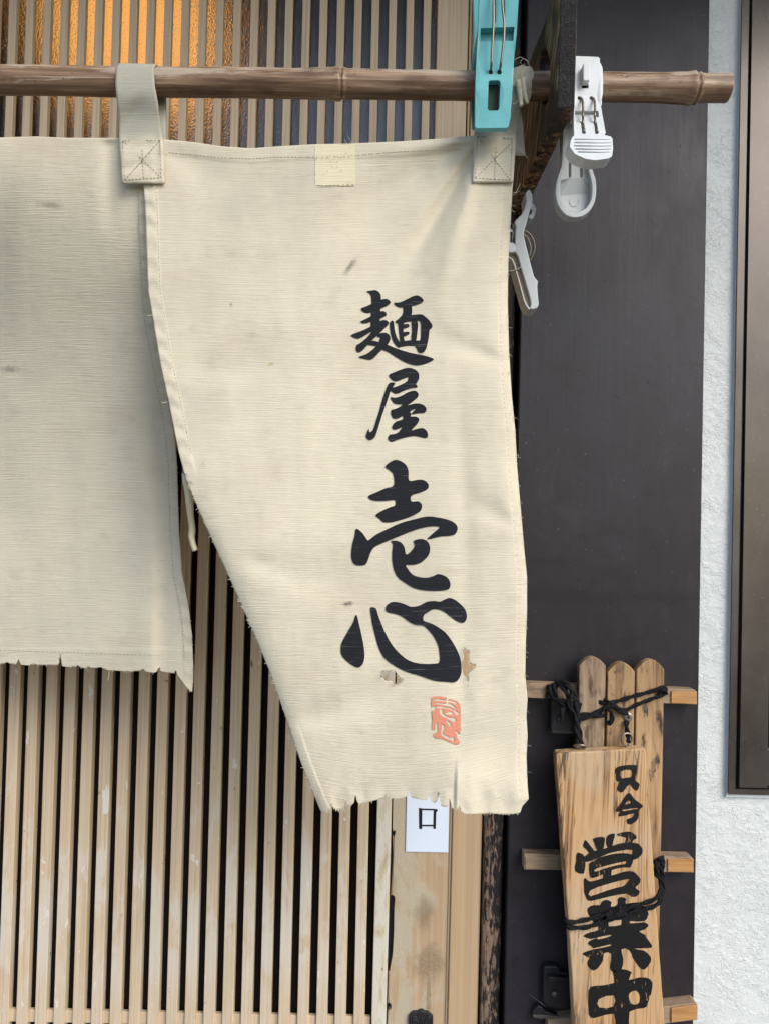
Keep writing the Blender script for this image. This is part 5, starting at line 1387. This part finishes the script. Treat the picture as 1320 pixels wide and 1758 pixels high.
cord(t, [(1128, 1188, A), (1137, 1184, A - .002), (1142, 1192, A)], 0.0026)
cord(t, [(1042, 1210, A - .001), (1054, 1214, A - .002), (1068, 1222, A - .002), (1076, 1226, A - .001)], 0.0026)
cord(t, [(988, 1229, Bk), (995, 1228, A), (1012, 1227, A), (1026, 1223, A), (1040, 1215, A - .001), (1050, 1211, A)], 0.0028)
cord(t, [(988, 1236, Bk), (996, 1234, A), (1014, 1229, A), (1030, 1228, A), (1042, 1230, Bk)], 0.0026)
cord(t, [(1041, 1214, A), (1048, 1222, A - .004), (1050, 1236, A - .004), (1046, 1243, A - .003), (1042, 1238, A - .001)], 0.0024)
# knot at the left rail
cord(t, [(948, 1178, YR - .002), (958, 1174, YR - .006), (968, 1182, YR - .010), (976, 1196, YR - .012), (988, 1207, YR - .012), (996, 1212, A)], 0.0030)
cord(t, [(953, 1172, YR - .003), (966, 1171, YR - .009), (976, 1178, YR - .012), (984, 1192, YR - .013), (991, 1205, YR - .012)], 0.0030)
cord(t, [(944, 1196, YR - .002), (950, 1200, YR - .008), (966, 1203, YR - .012), (980, 1203, YR - .014), (994, 1206, YR - .013)], 0.0022)
cord(t, [(945, 1176, YR - .003), (944, 1188, YR - .004), (943, 1199, YR - .003)], 0.0040)
cord(t, [(952, 1174, YR - .004), (951, 1187, YR - .005), (950, 1200, YR - .003)], 0.0036)
cord(t, [(962, 1203, YR - .010), (972, 1214, YR - .013), (982, 1222, YR - .014), (990, 1232, YR - .014)], 0.0034)
cord(t, [(984, 1190, YR - .012), (977, 1204, YR - .016), (982, 1220, YR - .016), (990, 1228, YR - .014)], 0.0032)
cord(t, [(966, 1214, YR - .016), (963, 1226, YR - .0165), (960, 1238, YR - .016)], 0.0030)
cord(t, [(989, 1205, YR - .016), (989, 1222, YR - .018), (989, 1245, YR - .020), (992, 1264, YR - .022), (995, 1280, ym - .002)], 0.0030)
cord(t, [(993, 1212, YR - .015), (992, 1235, YR - .019), (995, 1262, YR - .021), (998, 1279, ym - .003)], 0.0024)
cord(t, [(1075.5, 1238, A), (1075, 1248, A - .002), (1077, 1260, A - .005), (1078.5, 1274, ym - .003)], 0.0026)
t2 = thing('tie_cord', 'double black cord looped across the lower part of the plank', 'cord', P(1060, 1570, YK))
K0 = YK - 0.0022; KB = YK + 0.008
cord(t2, [(969, 1578, KB), (971, 1582, K0), (985, 1583, K0), (1005, 1579, K0), (1035, 1571, K0), (1065, 1562, K0), (1095, 1554, K0), (1118, 1546, K0), (1129, 1538, K0 + .002), (1134, 1522, KB), (1132, 1505, KB - .002)], 0.0022)
cord(t2, [(969, 1586, KB), (973, 1592, K0), (990, 1593, K0), (1010, 1591, K0), (1040, 1580, K0), (1070, 1571, K0), (1100, 1562, K0), (1122, 1556, K0), (1133, 1546, K0 + .002), (1138, 1524, KB), (1136, 1500, KB - .002), (1132, 1486, KB - .004)], 0.0022)
cord(t2, [(1136, 1474, KB + .006), (1128, 1480, KB - .005), (1126, 1496, KB - .006), (1129, 1505, KB)], 0.0030)
cord(t2, [(1124, 1482, KB), (1132, 1474, KB - .006), (1137, 1482, KB - .002), (1133, 1494, KB)], 0.0030)
cord(t2, [(1040, 1574, K0 - .001), (1056, 1571, K0 - .003), (1072, 1566, K0 - .002)], 0.0032)

for o in bpy.data.objects:
    if o.parent is None and o.get('category') == 'clothes peg': o['group'] = 'plastic clothes pegs around the pole end'
